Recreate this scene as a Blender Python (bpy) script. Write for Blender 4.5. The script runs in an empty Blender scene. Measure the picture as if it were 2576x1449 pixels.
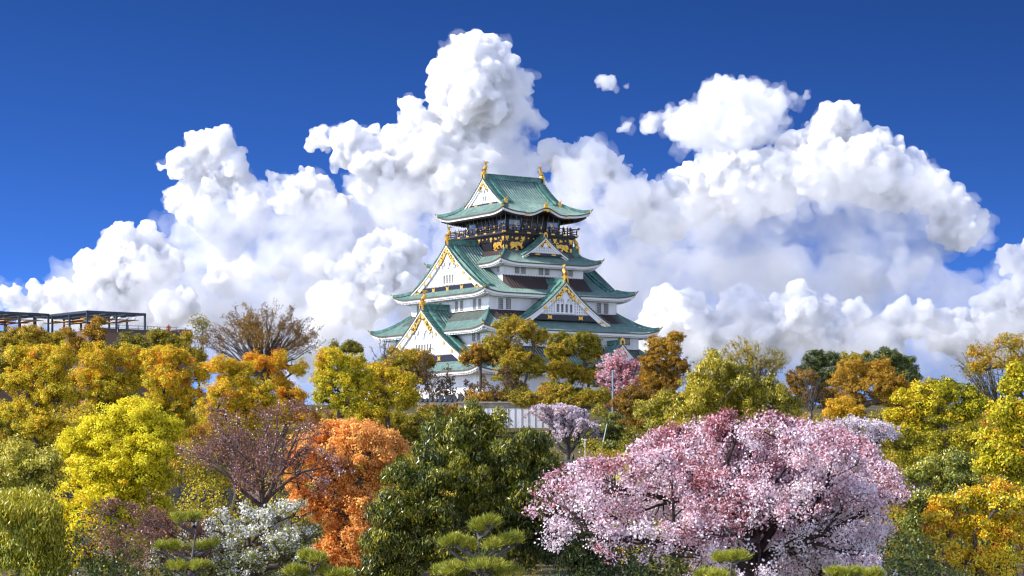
import bpy, bmesh, math, random
import numpy as np
from mathutils import Vector, Matrix
R=math.radians
scene=bpy.context.scene
COL=scene.collection
# ------------------------------------------------------------------ camera
# photograph units: 2576 x 1449; level camera with the horizon below the frame's centre
F,CX,HY=5494.0,1288.0,1167.0
cam=bpy.data.cameras.new('camera'); camo=bpy.data.objects.new('camera',cam); COL.objects.link(camo)
cam.sensor_fit='HORIZONTAL'; cam.sensor_width=36.0; cam.lens=36.0*F/2576.0
cam.shift_y=(HY-724.5)/2576.0
camo.location=(0,0,0); camo.rotation_euler=(R(90),0,0)
cam.clip_start=1.0; cam.clip_end=40000.0
scene.camera=camo
def P(x,y,Y):
    return Vector(((x-CX)/F*Y, Y, (HY-y)/F*Y))
# ------------------------------------------------------------------ light
SUN_AZ,SUN_EL=193.0,36.0        # direction towards the sun, degrees counter-clockwise from +X / above horizon
scene.view_settings.view_transform='Standard'; scene.view_settings.look='None'
scene.view_settings.exposure=0.5; scene.view_settings.gamma=1.0
sun=bpy.data.lights.new('sun','SUN'); suno=bpy.data.objects.new('sun',sun); COL.objects.link(suno)
sun.energy=4.7; sun.angle=R(0.5); sun.color=(1.0,0.95,0.87)
sd=Vector((math.cos(R(SUN_EL))*math.cos(R(SUN_AZ)),math.cos(R(SUN_EL))*math.sin(R(SUN_AZ)),math.sin(R(SUN_EL))))
suno.rotation_euler=sd.to_track_quat('Z','Y').to_euler()
world=bpy.data.worlds.new('World'); scene.world=world; world.use_nodes=True
nt=world.node_tree; nt.nodes.clear()
out=nt.nodes.new('ShaderNodeOutputWorld'); bg=nt.nodes.new('ShaderNodeBackground'); sky=nt.nodes.new('ShaderNodeTexSky')
sky.sky_type='NISHITA'; sky.sun_disc=False; sky.sun_elevation=R(SUN_EL); sky.sun_rotation=R(90-SUN_AZ)
sky.air_density=1.0; sky.dust_density=0.0; sky.ozone_density=6.0; sky.altitude=2500
# a deep polarised sky: look the sky model up higher than the line of sight
tc=nt.nodes.new('ShaderNodeTexCoord'); ad=nt.nodes.new('ShaderNodeVectorMath'); ad.operation='MULTIPLY_ADD'
ad.inputs[1].default_value=(1,1,3.8); ad.inputs[2].default_value=(0,0,0.03)
nm=nt.nodes.new('ShaderNodeVectorMath'); nm.operation='NORMALIZE'
nt.links.new(tc.outputs['Generated'],ad.inputs[0]); nt.links.new(ad.outputs[0],nm.inputs[0]); nt.links.new(nm.outputs[0],sky.inputs['Vector'])
hs=nt.nodes.new('ShaderNodeHueSaturation'); hs.inputs['Hue'].default_value=0.515
# darkest and bluest ahead (polarised), paler and brighter behind the photographer, added as fill light
sx=nt.nodes.new('ShaderNodeSeparateXYZ'); nt.links.new(tc.outputs['Generated'],sx.inputs[0])
def rng_(a,b,c,d):
    m=nt.nodes.new('ShaderNodeMapRange'); m.interpolation_type='SMOOTHSTEP'
    for i,v in zip((1,2,3,4),(a,b,c,d)): m.inputs[i].default_value=v
    nt.links.new(sx.outputs['Y'],m.inputs[0]); return m.outputs[0]
def mul_(a,b):
    m=nt.nodes.new('ShaderNodeMath'); m.operation='MULTIPLY'; nt.links.new(a,m.inputs[0]); nt.links.new(b,m.inputs[1]); return m.outputs[0]
def lin_(ch,a,b,c,d):
    m=nt.nodes.new('ShaderNodeMapRange')
    for i,v in zip((1,2,3,4),(a,b,c,d)): m.inputs[i].default_value=v
    nt.links.new(sx.outputs[ch],m.inputs[0]); return m.outputs[0]
nt.links.new(mul_(mul_(rng_(-.3,.85,2.8,.84),lin_('Z',.05,.21,1.42,.86)),lin_('X',-.3,.3,1.12,.90)),hs.inputs['Value']); nt.links.new(rng_(-.3,.85,.6,1.19),hs.inputs['Saturation'])
nt.links.new(sky.outputs[0],hs.inputs['Color']); nt.links.new(hs.outputs[0],bg.inputs['Color'])
bg.inputs['Strength'].default_value=0.15
nt.links.new(bg.outputs[0],out.inputs['Surface'])
scene.render.engine='CYCLES'
cy=scene.cycles
cy.max_bounces=12; cy.diffuse_bounces=3; cy.glossy_bounces=2; cy.transmission_bounces=4; cy.transparent_max_bounces=8
cy.volume_bounces=12
cy.use_denoising=True
cy.denoising_prefilter='ACCURATE'; cy.filter_width=1.2
try: cy.denoiser='OPENIMAGEDENOISE'
except Exception: pass
cy.caustics_reflective=False; cy.caustics_refractive=False
# ------------------------------------------------------------------ materials
def mat(name,col,rough=.7,metal=0.0,col2=None,scale=3.0,bump=0.0,detail=4.0,lo=.35,hi=.65,stretch=(1,1,1),spec=.3):
    m=bpy.data.materials.new(name); m.use_nodes=True; n=m.node_tree; b=n.nodes['Principled BSDF']
    b.inputs['Base Color'].default_value=(*col,1); b.inputs['Roughness'].default_value=rough; b.inputs['Metallic'].default_value=metal
    b.inputs['Specular IOR Level'].default_value=spec
    if col2 or bump:
        t=n.nodes.new('ShaderNodeTexCoord'); mp=n.nodes.new('ShaderNodeMapping'); mp.inputs['Scale'].default_value=stretch
        z=n.nodes.new('ShaderNodeTexNoise'); z.inputs['Scale'].default_value=scale; z.inputs['Detail'].default_value=detail
        n.links.new(t.outputs['Object'],mp.inputs[0]); n.links.new(mp.outputs[0],z.inputs['Vector'])
        if col2:
            r=n.nodes.new('ShaderNodeValToRGB'); r.color_ramp.elements[0].position=lo; r.color_ramp.elements[1].position=hi
            r.color_ramp.elements[0].color=(*col,1); r.color_ramp.elements[1].color=(*col2,1)
            n.links.new(z.outputs['Fac'],r.inputs[0]); n.links.new(r.outputs[0],b.inputs['Base Color'])
        if bump:
            bp=n.nodes.new('ShaderNodeBump'); bp.inputs['Strength'].default_value=bump; bp.inputs['Distance'].default_value=.1
            n.links.new(z.outputs['Fac'],bp.inputs['Height']); n.links.new(bp.outputs[0],b.inputs['Normal'])
    return m
def copper_mat():
    m=mat('green copper',(.12,.205,.175),.55,0,(.215,.315,.265),1.1,spec=.35)
    n=m.node_tree; b=n.nodes['Principled BSDF']; r=[x for x in n.nodes if x.type=='VALTORGB'][0]
    t=[x for x in n.nodes if x.type=='TEX_COORD'][0]
    z=n.nodes.new('ShaderNodeTexNoise'); z.inputs['Scale'].default_value=4.5; z.inputs['Detail'].default_value=5
    n.links.new(t.outputs['Object'],z.inputs['Vector'])
    q=n.nodes.new('ShaderNodeValToRGB'); q.color_ramp.elements[0].position=.56; q.color_ramp.elements[1].position=.74
    n.links.new(z.outputs['Fac'],q.inputs[0])
    x=n.nodes.new('ShaderNodeMix'); x.data_type='RGBA'; x.inputs[7].default_value=(.045,.085,.07,1)
    n.links.new(q.outputs[0],x.inputs[0]); n.links.new(r.outputs[0],x.inputs[6]); n.links.new(x.outputs[2],b.inputs['Base Color'])
    return m
def stone_mat(name,c1,c2,joint,scale=.9,squash=.6):
    m=mat(name,c1,.85); n=m.node_tree; b=n.nodes['Principled BSDF']
    t=n.nodes.new('ShaderNodeTexCoord'); mp=n.nodes.new('ShaderNodeMapping'); mp.inputs['Scale'].default_value=(1,1,1/squash)
    v=n.nodes.new('ShaderNodeTexVoronoi'); v.inputs['Scale'].default_value=scale
    w=n.nodes.new('ShaderNodeTexVoronoi'); w.feature='DISTANCE_TO_EDGE'; w.inputs['Scale'].default_value=scale
    n.links.new(t.outputs['Object'],mp.inputs[0]); n.links.new(mp.outputs[0],v.inputs['Vector']); n.links.new(mp.outputs[0],w.inputs['Vector'])
    r=n.nodes.new('ShaderNodeValToRGB'); r.color_ramp.elements[0].color=(*c1,1); r.color_ramp.elements[1].color=(*c2,1)
    sp=n.nodes.new('ShaderNodeSeparateColor'); n.links.new(v.outputs['Color'],sp.inputs[0]); n.links.new(sp.outputs[0],r.inputs[0])
    q=n.nodes.new('ShaderNodeValToRGB'); q.color_ramp.elements[0].position=.0; q.color_ramp.elements[1].position=.07
    q.color_ramp.elements[0].color=(*joint,1); q.color_ramp.elements[1].color=(1,1,1,1)
    n.links.new(w.outputs['Distance'],q.inputs[0])
    x=n.nodes.new('ShaderNodeMix'); x.data_type='RGBA'; x.blend_type='MULTIPLY'; x.inputs[0].default_value=1
    n.links.new(r.outputs[0],x.inputs[6]); n.links.new(q.outputs[0],x.inputs[7]); n.links.new(x.outputs[2],b.inputs['Base Color'])
    return m
M={}
M['plaster']=mat('white plaster',(.82,.81,.79),.8,0,(.62,.61,.59),.7,detail=8,lo=.45,hi=.8,stretch=(1,1,.22))
M['slat']=mat('white painted wood',(.82,.81,.79),.6)
M['copper']=copper_mat()
def filigree_mat():  # solid plate; shade in its openings is painted as a dark pattern
    m=mat('gold plate with painted gap shade',(.85,.52,.09),.42,.5); n=m.node_tree; b=n.nodes['Principled BSDF']
    t=n.nodes.new('ShaderNodeTexCoord'); v=n.nodes.new('ShaderNodeTexVoronoi'); v.feature='SMOOTH_F1'; v.inputs['Scale'].default_value=3.2; n.links.new(t.outputs['Object'],v.inputs['Vector'])
    r=n.nodes.new('ShaderNodeValToRGB'); r.color_ramp.elements[0].position=.40; r.color_ramp.elements[1].position=.56; r.color_ramp.elements[0].color=(.85,.52,.09,1); r.color_ramp.elements[1].color=(.10,.05,.015,1)
    n.links.new(v.outputs['Distance'],r.inputs[0]); n.links.new(r.outputs[0],b.inputs['Base Color']); return m
M['filigree']=filigree_mat()
M['gully']=mat('dark copper gutters',(.018,.045,.04),.6,0,(.04,.085,.07),2.0)
M['brown']=mat('brown copper',(.05,.034,.032),.5,0,(.085,.058,.052),1.5)  # unpatinated brown copper, darkened further to hold the shade under the eaves
M['ridge']=mat('dark green copper ridge',(.05,.115,.10),.5,0,(.12,.28,.22),1.3)
M['tileend']=mat('dark tile ends',(.05,.045,.035),.6,0,(.20,.15,.06),9.0)
M['gold']=mat('gold leaf',(.85,.52,.09),.42,.55,(.62,.33,.05),5.0,bump=.5)
M['black']=mat('black lacquer',(.018,.016,.02),.4)
M['darkwood']=mat('dark timber',(.035,.028,.026),.6)
M['bar']=mat('grey window bars',(.42,.40,.38),.6)
M['dark']=mat('dark window',(.03,.032,.038),.25)
M['bluepane']=mat('blue panel',(.16,.26,.42),.15,0,spec=.6)
M['cream']=mat('pale gold paint',(.75,.62,.34),.5)
M['wire']=mat('net wire',(.35,.33,.32),.5)
M['stone']=stone_mat('pale granite',(.42,.40,.37),(.58,.56,.53),(.35,.34,.33),.7)
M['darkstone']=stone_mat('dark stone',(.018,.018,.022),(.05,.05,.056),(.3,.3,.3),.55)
M['beigestone']=mat('beige coping stone',(.42,.36,.28),.85,0,(.30,.25,.19),1.2)
# ------------------------------------------------------------------ mesh helpers
class MB:
    def __init__(s): s.v=[]; s.f=[]; s.m=[]; s.k=0
    def add(s,vs,fs,mi=None):
        o=len(s.v); s.v.extend(tuple(map(float,p)) for p in vs)
        for f in fs: s.f.append(tuple(i+o for i in f)); s.m.append(s.k if mi is None else mi)
    def box(s,c,e,T=None):
        x,y,z=c; a,b,d=e[0]/2,e[1]/2,e[2]/2
        vs=[(x+i*a,y+j*b,z+k*d) for k in (-1,1) for j in (-1,1) for i in (-1,1)]
        if T: vs=[T(*p) for p in vs]
        s.add(vs,[(0,2,3,1),(4,5,7,6),(0,1,5,4),(2,6,7,3),(0,4,6,2),(1,3,7,5)])
    def grid(s,P,nx,ny):
        # P: list rows*cols of points
        s.add(P,[(j*nx+i,j*nx+i+1,(j+1)*nx+i+1,(j+1)*nx+i) for j in range(ny-1) for i in range(nx-1)])
    def tube(s,path,rad,n=6,cap=True):
        path=[Vector(p) for p in path]; N=len(path); vs=[]
        up=Vector((0,0,1))
        for i,p in enumerate(path):
            d=(path[min(i+1,N-1)]-path[max(i-1,0)]).normalized()
            a=d.cross(up)
            if a.length<1e-3: a=Vector((1,0,0))
            a.normalize(); b=a.cross(d)
            r=rad[i] if hasattr(rad,'__len__') else rad
            for k in range(n):
                t=2*math.pi*k/n
                vs.append(p+a*(math.cos(t)*r)+b*(math.sin(t)*r))
        fs=[(i*n+k,i*n+(k+1)%n,(i+1)*n+(k+1)%n,(i+1)*n+k) for i in range(N-1) for k in range(n)]
        if cap: fs+=[tuple(range(n))[::-1],tuple((N-1)*n+k for k in range(n))]
        s.add(vs,fs)
    def sweep(s,path,w,h):
        # rectangular bar along a path, w sideways (horizontal), h upwards from the path
        path=[Vector(p) for p in path]; N=len(path); vs=[]
        for i,p in enumerate(path):
            d=path[min(i+1,N-1)]-path[max(i-1,0)]; a=Vector((d.y,-d.x,0))
            if a.length<1e-5: a=Vector((1,0,0))
            a=a.normalized()*w/2
            vs+= [p-a,p+a,p+a+Vector((0,0,h)),p-a+Vector((0,0,h))]
        fs=[(i*4+k,i*4+(k+1)%4,(i+1)*4+(k+1)%4,(i+1)*4+k) for i in range(N-1) for k in range(4)]
        fs+=[(0,3,2,1),tuple((N-1)*4+k for k in range(4))]
        s.add(vs,fs)
    def prism(s,poly,T,d0,d1):
        # polygon in (a,b) extruded between d0,d1 through map T(a,d,b)
        n=len(poly)
        vs=[T(a,d0,b) for a,b in poly]+[T(a,d1,b) for a,b in poly]
        bm_=tri(poly)
        fs=[t for t in bm_]+[tuple(i+n for i in t[::-1]) for t in bm_]
        fs+=[(i,(i+1)%n,n+(i+1)%n,n+i) for i in range(n)]
        s.add(vs,fs)
    def build(s,name,mats,parent=None,smooth=False):
        me=bpy.data.meshes.new(name); me.from_pydata(s.v,[],s.f)
        for m in (mats if isinstance(mats,(list,tuple)) else [mats]): me.materials.append(m)
        if any(s.m): me.polygons.foreach_set('material_index',s.m)
        if smooth: me.polygons.foreach_set('use_smooth',[True]*len(s.f))
        bm=bmesh.new(); bm.from_mesh(me); bmesh.ops.recalc_face_normals(bm,faces=bm.faces); bm.to_mesh(me); bm.free()
        o=bpy.data.objects.new(name,me); COL.objects.link(o)
        if parent: o.parent=parent
        return o
def tri(poly):
    from mathutils.geometry import tessellate_polygon
    return [tuple(t) for t in tessellate_polygon([[Vector((a,b,0)) for a,b in poly]])]
def tag(o,label,cat,group=None,kind=None):
    if label: o['label']=label
    if cat: o['category']=cat
    if group: o['group']=group
    if kind: o['kind']=kind
    return o
def empty(name,loc,rz=0):
    o=bpy.data.objects.new(name,None); COL.objects.link(o); o.location=loc; o.rotation_euler=(0,0,rz); o.empty_display_size=.5
    return o
# ------------------------------------------------------------------ the castle tower
castle=empty('castle_tower',(0.229,398.47,0.0),R(33.9))
tag(castle,'white five-tiered castle tower with green copper roofs and gold trim','castle')
SIDES={'L':((-1,0),(0,-1)),'R':((0,-1),(1,0)),'B':((0,1),(-1,0)),'Q':((1,0),(0,1))}   # outward normal, tangent
def side_map(side,D):
    n,t=SIDES[side]
    return lambda s,d,z: (n[0]*(D-d)+t[0]*s, n[1]*(D-d)+t[1]*s, z)
RIB=[0,1,1,0]
def ribbed(mb,T,s0,s1,tfun,zf,step=.58,rows=8,amp=.13,tlo=None):
    n=max(1,int(round((s1-s0)/step)))*4
    ss=np.linspace(s0,s1,n+1); P=[]
    for j in range(rows):
        for i,s in enumerate(ss):
            a=0.0 if tlo is None else tlo(s)
            t=a+(max(tfun(s),a+.01)-a)*j/(rows-1)
            P.append(T(s,t,zf(s,t)+amp*RIB[i%4]))
    nx=n+1; k0=mb.k
    mb.k=0; mb.add(P,[(j*nx+i,j*nx+i+1,(j+1)*nx+i+1,(j+1)*nx+i) for j in range(rows-1) for i in range(n) if i%4!=3],0)
    mb.add(P,[(j*nx+i,j*nx+i+1,(j+1)*nx+i+1,(j+1)*nx+i) for j in range(rows-1) for i in range(n) if i%4==3],1)
    mb.k=k0
def flare_f(S,W,fl): return lambda s: fl*max(0.0,1-(S-abs(s))/W)**2
def tier(A,B,a,b,ze,zt,fl=.75,k=.7,upper=None,dark=False,wall_z=None,bump=None,irimoya=None):
    """one roof tier: ribbed slopes, eaves, rafters, hip ridges. irimoya=(g,vg,zr) makes a hip-and-gable roof."""
    mb=MB(); ev=MB(); rf=MB(); br=MB(); W=4.5
    hips=[]
    for sd_ in 'LRBQ':
        X=sd_ in 'LQ'
        D,S,Di,Si=(A,B,a,b) if X else (B,A,b,a)
        T=side_map(sd_,D); fl_=flare_f(S,W,fl)
        if irimoya and not X:
            g,vg,zr=irimoya; TT=B; H=zr-ze
            tf=lambda s,S=S: B-1e-3 if abs(s)<=g else (B-vg)*(S-abs(s))/(S-g)
        else:
            if irimoya: g,vg,zr=irimoya; TT=B; H=zr-ze; Si=vg; Ti=A-g; 
            else: TT=D-Di; H=zt-ze; Ti=TT
            tf=lambda s,S=S,Si=Si,Ti=Ti: Ti if abs(s)<=Si else Ti*(S-abs(s))/(S-Si)
        sc=(B-irimoya[1])/(A-irimoya[0]) if (irimoya and X) else 1.0
        def zf(s,t,TT=TT,H=H,fl_=fl_,sc=sc,sd_=sd_):
            q=min(1,t*sc/TT); z=ze+H*(k*q+(1-k)*q*q)+fl_(s)*(1-q)**3
            if bump and sd_ in 'RB' and abs(s)<4.6:
                u=abs(s)/3.4
                w=math.cos(min(1,u)*math.pi/2)**2 if u<1 else 0
                z+=bump*w*max(0,1-t/5.5)-.12*math.exp(-((u-1.25)/.3)**2)*max(0,1-t/3)
            return z
        ribbed(mb,T,-S,S,tf,zf)
        if upper and not (irimoya):
            # brown copper courses next to the wall, eave shade toned into their colour
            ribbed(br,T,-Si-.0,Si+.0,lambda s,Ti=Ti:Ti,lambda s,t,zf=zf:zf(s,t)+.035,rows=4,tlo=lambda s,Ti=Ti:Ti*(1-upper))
        # eave: tile ends, fascia, soffit
        n=64; ss=np.linspace(-S,S,n+1); we=(D-Di)
        z0=[zf(s,0)+.06 for s in ss]
        def strip(m,do,da,d2,db):
            m.grid([T(s,do,z+da) for s,z in zip(ss,z0)]+[T(s,d2,z+db) for s,z in zip(ss,z0)],n+1,2)
        ev.k=0; strip(ev,-.06,.02,-.06,-.16); strip(ev,-.06,.02,.2,.03); strip(ev,-.06,-.16,.12,-.17)
        ev.k=1; strip(ev,.12,-.17,.16,-.52); strip(ev,.16,-.52,.45,-.54)
        ev.k=2; 
        zin=(wall_z if wall_z is not None else ze-.1)
        wd=wall_inset
        ev.grid([T(s,.45,z-.54) for s,z in zip(ss,z0)]+[T(s*(S-wd)/S,wd,max(zin,ze-.25)) for s,z in zip(ss,z0)],n+1,2)
        nr=int(2*S/.52)
        for i in range(nr+1):
            s=-S+.4+(2*S-.8)*i/nr; z=zf(s,0)-.48
            L=min(1.5,wd*.8)
            lim=S-abs(s)
            if lim<.5: continue
            L=min(L,lim)
            rf.add([T(s+e,d,z-h-(0.0)+d*.06) for d in (.3,.3+L) for e in (-.11,.11) for h in (.02,.27)],[(0,1,3,2),(4,6,7,5),(0,2,6,4),(1,5,7,3),(0,4,5,1),(2,3,7,6)])
        # hip ridge at the +s end of this side
        pts=[]
        for j in range(9):
            f=j/8
            if irimoya: tt=(B-irimoya[1])*f if not X else (A-irimoya[0])*f
            else: tt=TT*f
            se=S-(S-(irimoya[0] if (irimoya and not X) else Si))*f
            pts.append(Vector(T(se,tt,zf(se,tt)+.05)))
        hips.append(pts)
    r=mb.build('roof',[M['copper'],M['gully']],castle)
    ev.build('eave',[M['tileend'],M['slat'] ,M['darkwood'] if dark else M['plaster']],r)
    rf.build('rafter_row',M['darkwood'] if dark else M['plaster'],r)
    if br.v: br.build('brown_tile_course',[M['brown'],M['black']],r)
    for pts in hips:
        h=MB(); h.sweep(pts,.42,.38); h.sweep([p+Vector((0,0,.38)) for p in pts],.26,.14)
        d=(pts[0]-pts[1]).normalized(); e=pts[0]
        h.tube([e+Vector((0,0,.25)),e+d*.3+Vector((0,0,.33)),e+d*.5+Vector((0,0,.52)),e+d*.56+Vector((0,0,.72))],[.16,.13,.09,.03],5)
        ho=h.build('hip_ridge',M['ridge'],r)
        g_=MB(); g_.box((0,0,.2),(.16,.36,.42)); 
        ang=math.atan2(d.y,d.x); c,s_=math.cos(ang),math.sin(ang)
        g_.v=[(e.x+d.x*.12+c*x-s_*y,e.y+d.y*.12+s_*x+c*y,e.z+z) for x,y,z in g_.v]
        g_.build('ridge_end_tile',M['gold'],r)
    return r
def storey(a,b,z0,z1,m='plaster',name='wall'):
    mb=MB(); mb.box((0,0,(z0+z1)/2),(2*a,2*b,z1-z0)); return mb.build(name,M[m],castle)
def window(side,D,s,z0,z1,w,parent=None,bars=(3,5),name='window'):
    T=side_map(side,D)
    mb=MB(); t=.10
    def bx(sa,sb,za,zb,d0,d1,m=mb): m.box(((sa+sb)/2,(d0+d1)/2,(za+zb)/2),(sb-sa,abs(d1-d0),zb-za),T)
    for i in range(1,bars[0]+1): x=s-w/2+w*i/(bars[0]+1); bx(x-.05,x+.05,z0,z1,-.03,-.11)
    for j in range(1,bars[1]+1): z=z0+(z1-z0)*j/(bars[1]+1); bx(s-w/2,s+w/2,z-.035,z+.035,-.032,-.09)
    mb.k=1
    bx(s-w/2-t,s-w/2,z0-t,z1+t,-.0,-.16); bx(s+w/2,s+w/2+t,z0-t,z1+t,0,-.16); bx(s-w/2,s+w/2,z1,z1+t,0,-.16); bx(s-w/2,s+w/2,z0-t,z0,0,-.19)
    o=mb.build(name,[M['bar'],M['plaster']],parent or castle)
    if parent is None:
        p=MB(); bx(s-w/2,s+w/2,z0,z1,.01,-.025,p); p.build('pane',M['dark'],o)
    else:
        q=len(mb.v); p=MB(); bx(s-w/2,s+w/2,z0,z1,.01,-.025,p); p.build('pane',M['dark'],parent)
    return o
def bow(mb,T,s,z,w,h,d):
    # waisted gold fitting
    mb.prism([(s-w/2,z-h/2),(s-w*.2,z-h*.3),(s+w*.2,z-h*.3),(s+w/2,z-h/2),(s+w*.38,z),(s+w/2,z+h/2),(s+w*.2,z+h*.3),(s-w*.2,z+h*.3),(s-w/2,z+h/2),(s-w*.38,z)],T,d,d-.08)
def disc(mb,T,s,z,r,d,n=10):
    mb.prism([(s+r*math.cos(2*math.pi*i/n),z+r*math.sin(2*math.pi*i/n)) for i in range(n)],T,d,d-.1)
def finial(parent,pos,ang,sc=1.0,fish=True,plate=True):
    """gold ridge-end plate with arch, and the leaping fish above it"""
    c,s=math.cos(ang),math.sin(ang)
    T=lambda x,y,z:(pos[0]+(c*x-s*y)*sc,pos[1]+(s*x+c*y)*sc,pos[2]+z*sc)   # x points outward along the ridge
    mb=MB()
    if plate:
        prof=[(-.52,0),(.52,0),(.46,.75),(.3,1.12),(0,1.28),(-.3,1.12),(-.46,.75)]
        mb.prism(prof,lambda a,d,b:T(d,a,b),.16,-.1)
        mb.k=1; mb.prism([(-.2,.25),(.2,.25),(.2,.65),(0,.9),(-.2,.65)],lambda a,d,b:T(d,a,b),.20,.15); mb.k=0
    p=mb.build('ridge_end_plate',[M['gold'],M['black']],parent) if plate else None
    if fish:
        f=MB(); z0=1.15 if plate else .1
        path=[(.05,z0-.05),(.30,z0+.3),(.26,z0+.7),(-.02,z0+1.1),(-.22,z0+1.45),(-.12,z0+1.8),(.12,z0+2.1),(.36,z0+2.45)]
        rad=[.34,.46,.42,.34,.27,.22,.17,.05]
        f.tube([T(x-.45,0,z) for x,z in path],[r*sc for r in rad],8)
        f.prism([(-.5,z0+1.75),(-.3,z0+1.9),(-.45,z0+2.2),(-.9,z0+2.35),(-1.35,z0+2.05),(-.95,z0+2.1),(-.65,z0+1.95)],lambda a,d,b:T(a,d,b),-.06,.06)
        f.prism([(-.75,z0+1.5),(-.4,z0+1.7),(-.35,z0+1.2)],lambda a,d,b:T(a,d,b),-.05,.05)
        f.prism([(-.95,z0+.75),(-.5,z0+1.05),(-.4,z0+.6)],lambda a,d,b:T(a,d,b),-.05,.05)
        f.prism([(-.3,z0+.35),(.2,z0+.75),(-.1,z0+.0)],lambda a,d,b:T(a,d,b),-.3,-.22); f.prism([(-.3,z0+.35),(.2,z0+.75),(-.1,z0+.0)],lambda a,d,b:T(a,d,b),.22,.3)
        f.box((-.15,0,z0),(.9,.75,.34),lambda x,y,z:T(x,y,z))
        f.build('fish_finial',M['gold'],parent,smooth=False)
def gable(side,g,W,zprof,zbase,depth,nwin,latt='slats',ridge_h=.55,board=.9,slopes=True,center=0.0,fish=True,plate=True,wz=(0,1),wh=1.5,beam=.75,fsc=1.0,gold=True,win_w=.62,win_gap=.95,crests=3,recess=.7):
    """triangular gable facing `side`, front plane at distance g, half width W, zprof(w) roof line"""
    T0=side_map(side,g); T=lambda s,d,z:T0(s+center,d,z)
    ws=np.linspace(0,W,13)
    # recessed gable wall
    top=[(w,zprof(w)-board*.9) for w in ws if zprof(w)-board*.9>zbase+.02]
    we=top[-1][0]
    poly=[(-we,zbase),(we,zbase)]+[(w,z) for w,z in top[::-1]]+[(-w,z) for w,z in top[1:]]
    wl=MB(); wl.prism(poly,T,recess,recess+.3)
    wall=wl.build('gable',M['plaster'],castle)
    # slats / lattice
    sl=MB(); 
    def topz(w):
        return zprof(abs(w))-board*.95
    winw=nwin*win_gap if nwin else 0
    zw0=zbase+beam+.35; zw1=zw0+wh
    step=.46 if latt=='slats' else .5
    n=int(we/step)
    for i in range(-n,n+1):
        s=i*step; z1=topz(s); z0=zbase+beam
        if z1-z0<.2: continue
        segs=[(z0,z1)]
        if nwin and abs(s)<winw/2+.1: segs=[(z0,zw0-.12),(zw1+.12,z1)]
        for p,q in segs:
            if q-p>.05: sl.box((s,recess-.17,(p+q)/2),(.24,.34,q-p),T)
    if latt=='grid':
        z=zbase+beam+.2
        while z<topz(0)-.3:
            # half width available at z
            wv=max([w for w in np.linspace(0,we,60) if topz(w)>z] or [0])
            if wv>.3:
                if nwin and zw0-.1<z<zw1+.1:
                    for sg in (-1,1): 
                        if wv>winw/2+.2: sl.box((sg*(winw/2+.1+wv)/2,recess-.13,z),(wv-winw/2-.1,.26,.22),T)
                else: sl.box((0,recess-.13,z),(2*wv,.26,.22),T)
            z+=.5
    if sl.v: sl.build('lattice',M['slat'],wall)
    # beam with gold fittings
    bm_=MB(); bw=we+.2
    bm_.box((0,recess-.25,zbase+beam*.45),(2*bw,.5,beam*.9),T); bm_.build('base_beam',M['black'],wall)
    if gold:
        for s in np.linspace(-bw*.45,bw*.45,2 if W<11 else 3):
            go=MB(); bow(go,T,s,zbase+beam*.45,1.0,beam*.8,recess-.5); go.build('beam_fitting',M['gold'],wall)
    # bargeboards
    for sg in (-1,1):
        bb=MB()
        for i in range(12):
            w0,w1=ws[i],ws[i+1]
            a0,a1=zprof(w0),zprof(w1); th0=board*(1-.1*i/12); 
            bb.prism([(sg*w0,a0-.12),(sg*w1,a1-.12),(sg*w1,a1-.12-board*1.15),(sg*w0,a0-.12-board*1.15)],T,.02+.001*i,.30)
            bb.prism([(sg*w0,a0-.08),(sg*w1,a1-.08),(sg*w1,a1-.36),(sg*w0,a0-.36)],T,-.16-.001*i,.30)
        bb.build('bargeboard',M['slat'],wall)
        # gold corner plate at the foot of the board
        if gold:
            f0=.80; pts=[]
            for f in (f0,.88,1.0): w=W*f; pts.append((sg*w,zprof(w)-.42))
            low=[(sg*W*1.0,zprof(W)-board*1.25),(sg*W*.86,max(zbase-.05,zprof(W*.86)-board*1.35)),(sg*W*.74,zprof(W*.80)-board*1.15)]
            go=MB(); go.prism(pts+low,T,.01,-.07); go.build('corner_plate',M['filigree'],wall)
        if crests:
            for i in range(crests):
                w=W*(.30+.16*i) if crests>1 else W*.45
                go=MB(); disc(go,T,sg*w,zprof(w)-.12-board*.62,.36 if W>8 else .2,.0); go.build('crest_disc',M['gold'],wall)
    if gold:
        go=MB(); zt=zprof(0)-.45; q=board*.75
        go.prism([(0,zt),(W*.20,zprof(W*.20)-.45),(W*.235,zprof(W*.235)-.45-q),(W*.15,zprof(W*.2)-.6-q*.9),(W*.13,zprof(W*.14)-.7-q*1.35),(0,zt-q*1.25),(-W*.13,zprof(W*.14)-.7-q*1.35),(-W*.15,zprof(W*.2)-.6-q*.9),(-W*.235,zprof(W*.235)-.45-q),(-W*.20,zprof(W*.20)-.45)],T,.0,-.09)
        go.build('apex_ornament',M['filigree'],wall)
    # white carved pendant below the apex
    pe=MB(); zc=zprof(0)-board*2.2-.3; sc_=W/12
    for dx,dz,r in ((0,0,.75),(-.8,-.35,.5),(.8,-.35,.5),(0,-.9,.55),(-.35,.55,.4),(.35,.55,.4),(-1.5,-.9,.35),(1.5,-.9,.35),(0,-1.5,.35),(-2.1,-1.5,.25),(2.1,-1.5,.25)):
        disc(pe,T,dx*sc_,zc+dz*sc_,r*sc_,recess-.36-.013*abs(dx)-.017*abs(dz)-r*.12,8)
    pe.build('carved_pendant',M['slat'],wall)
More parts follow.
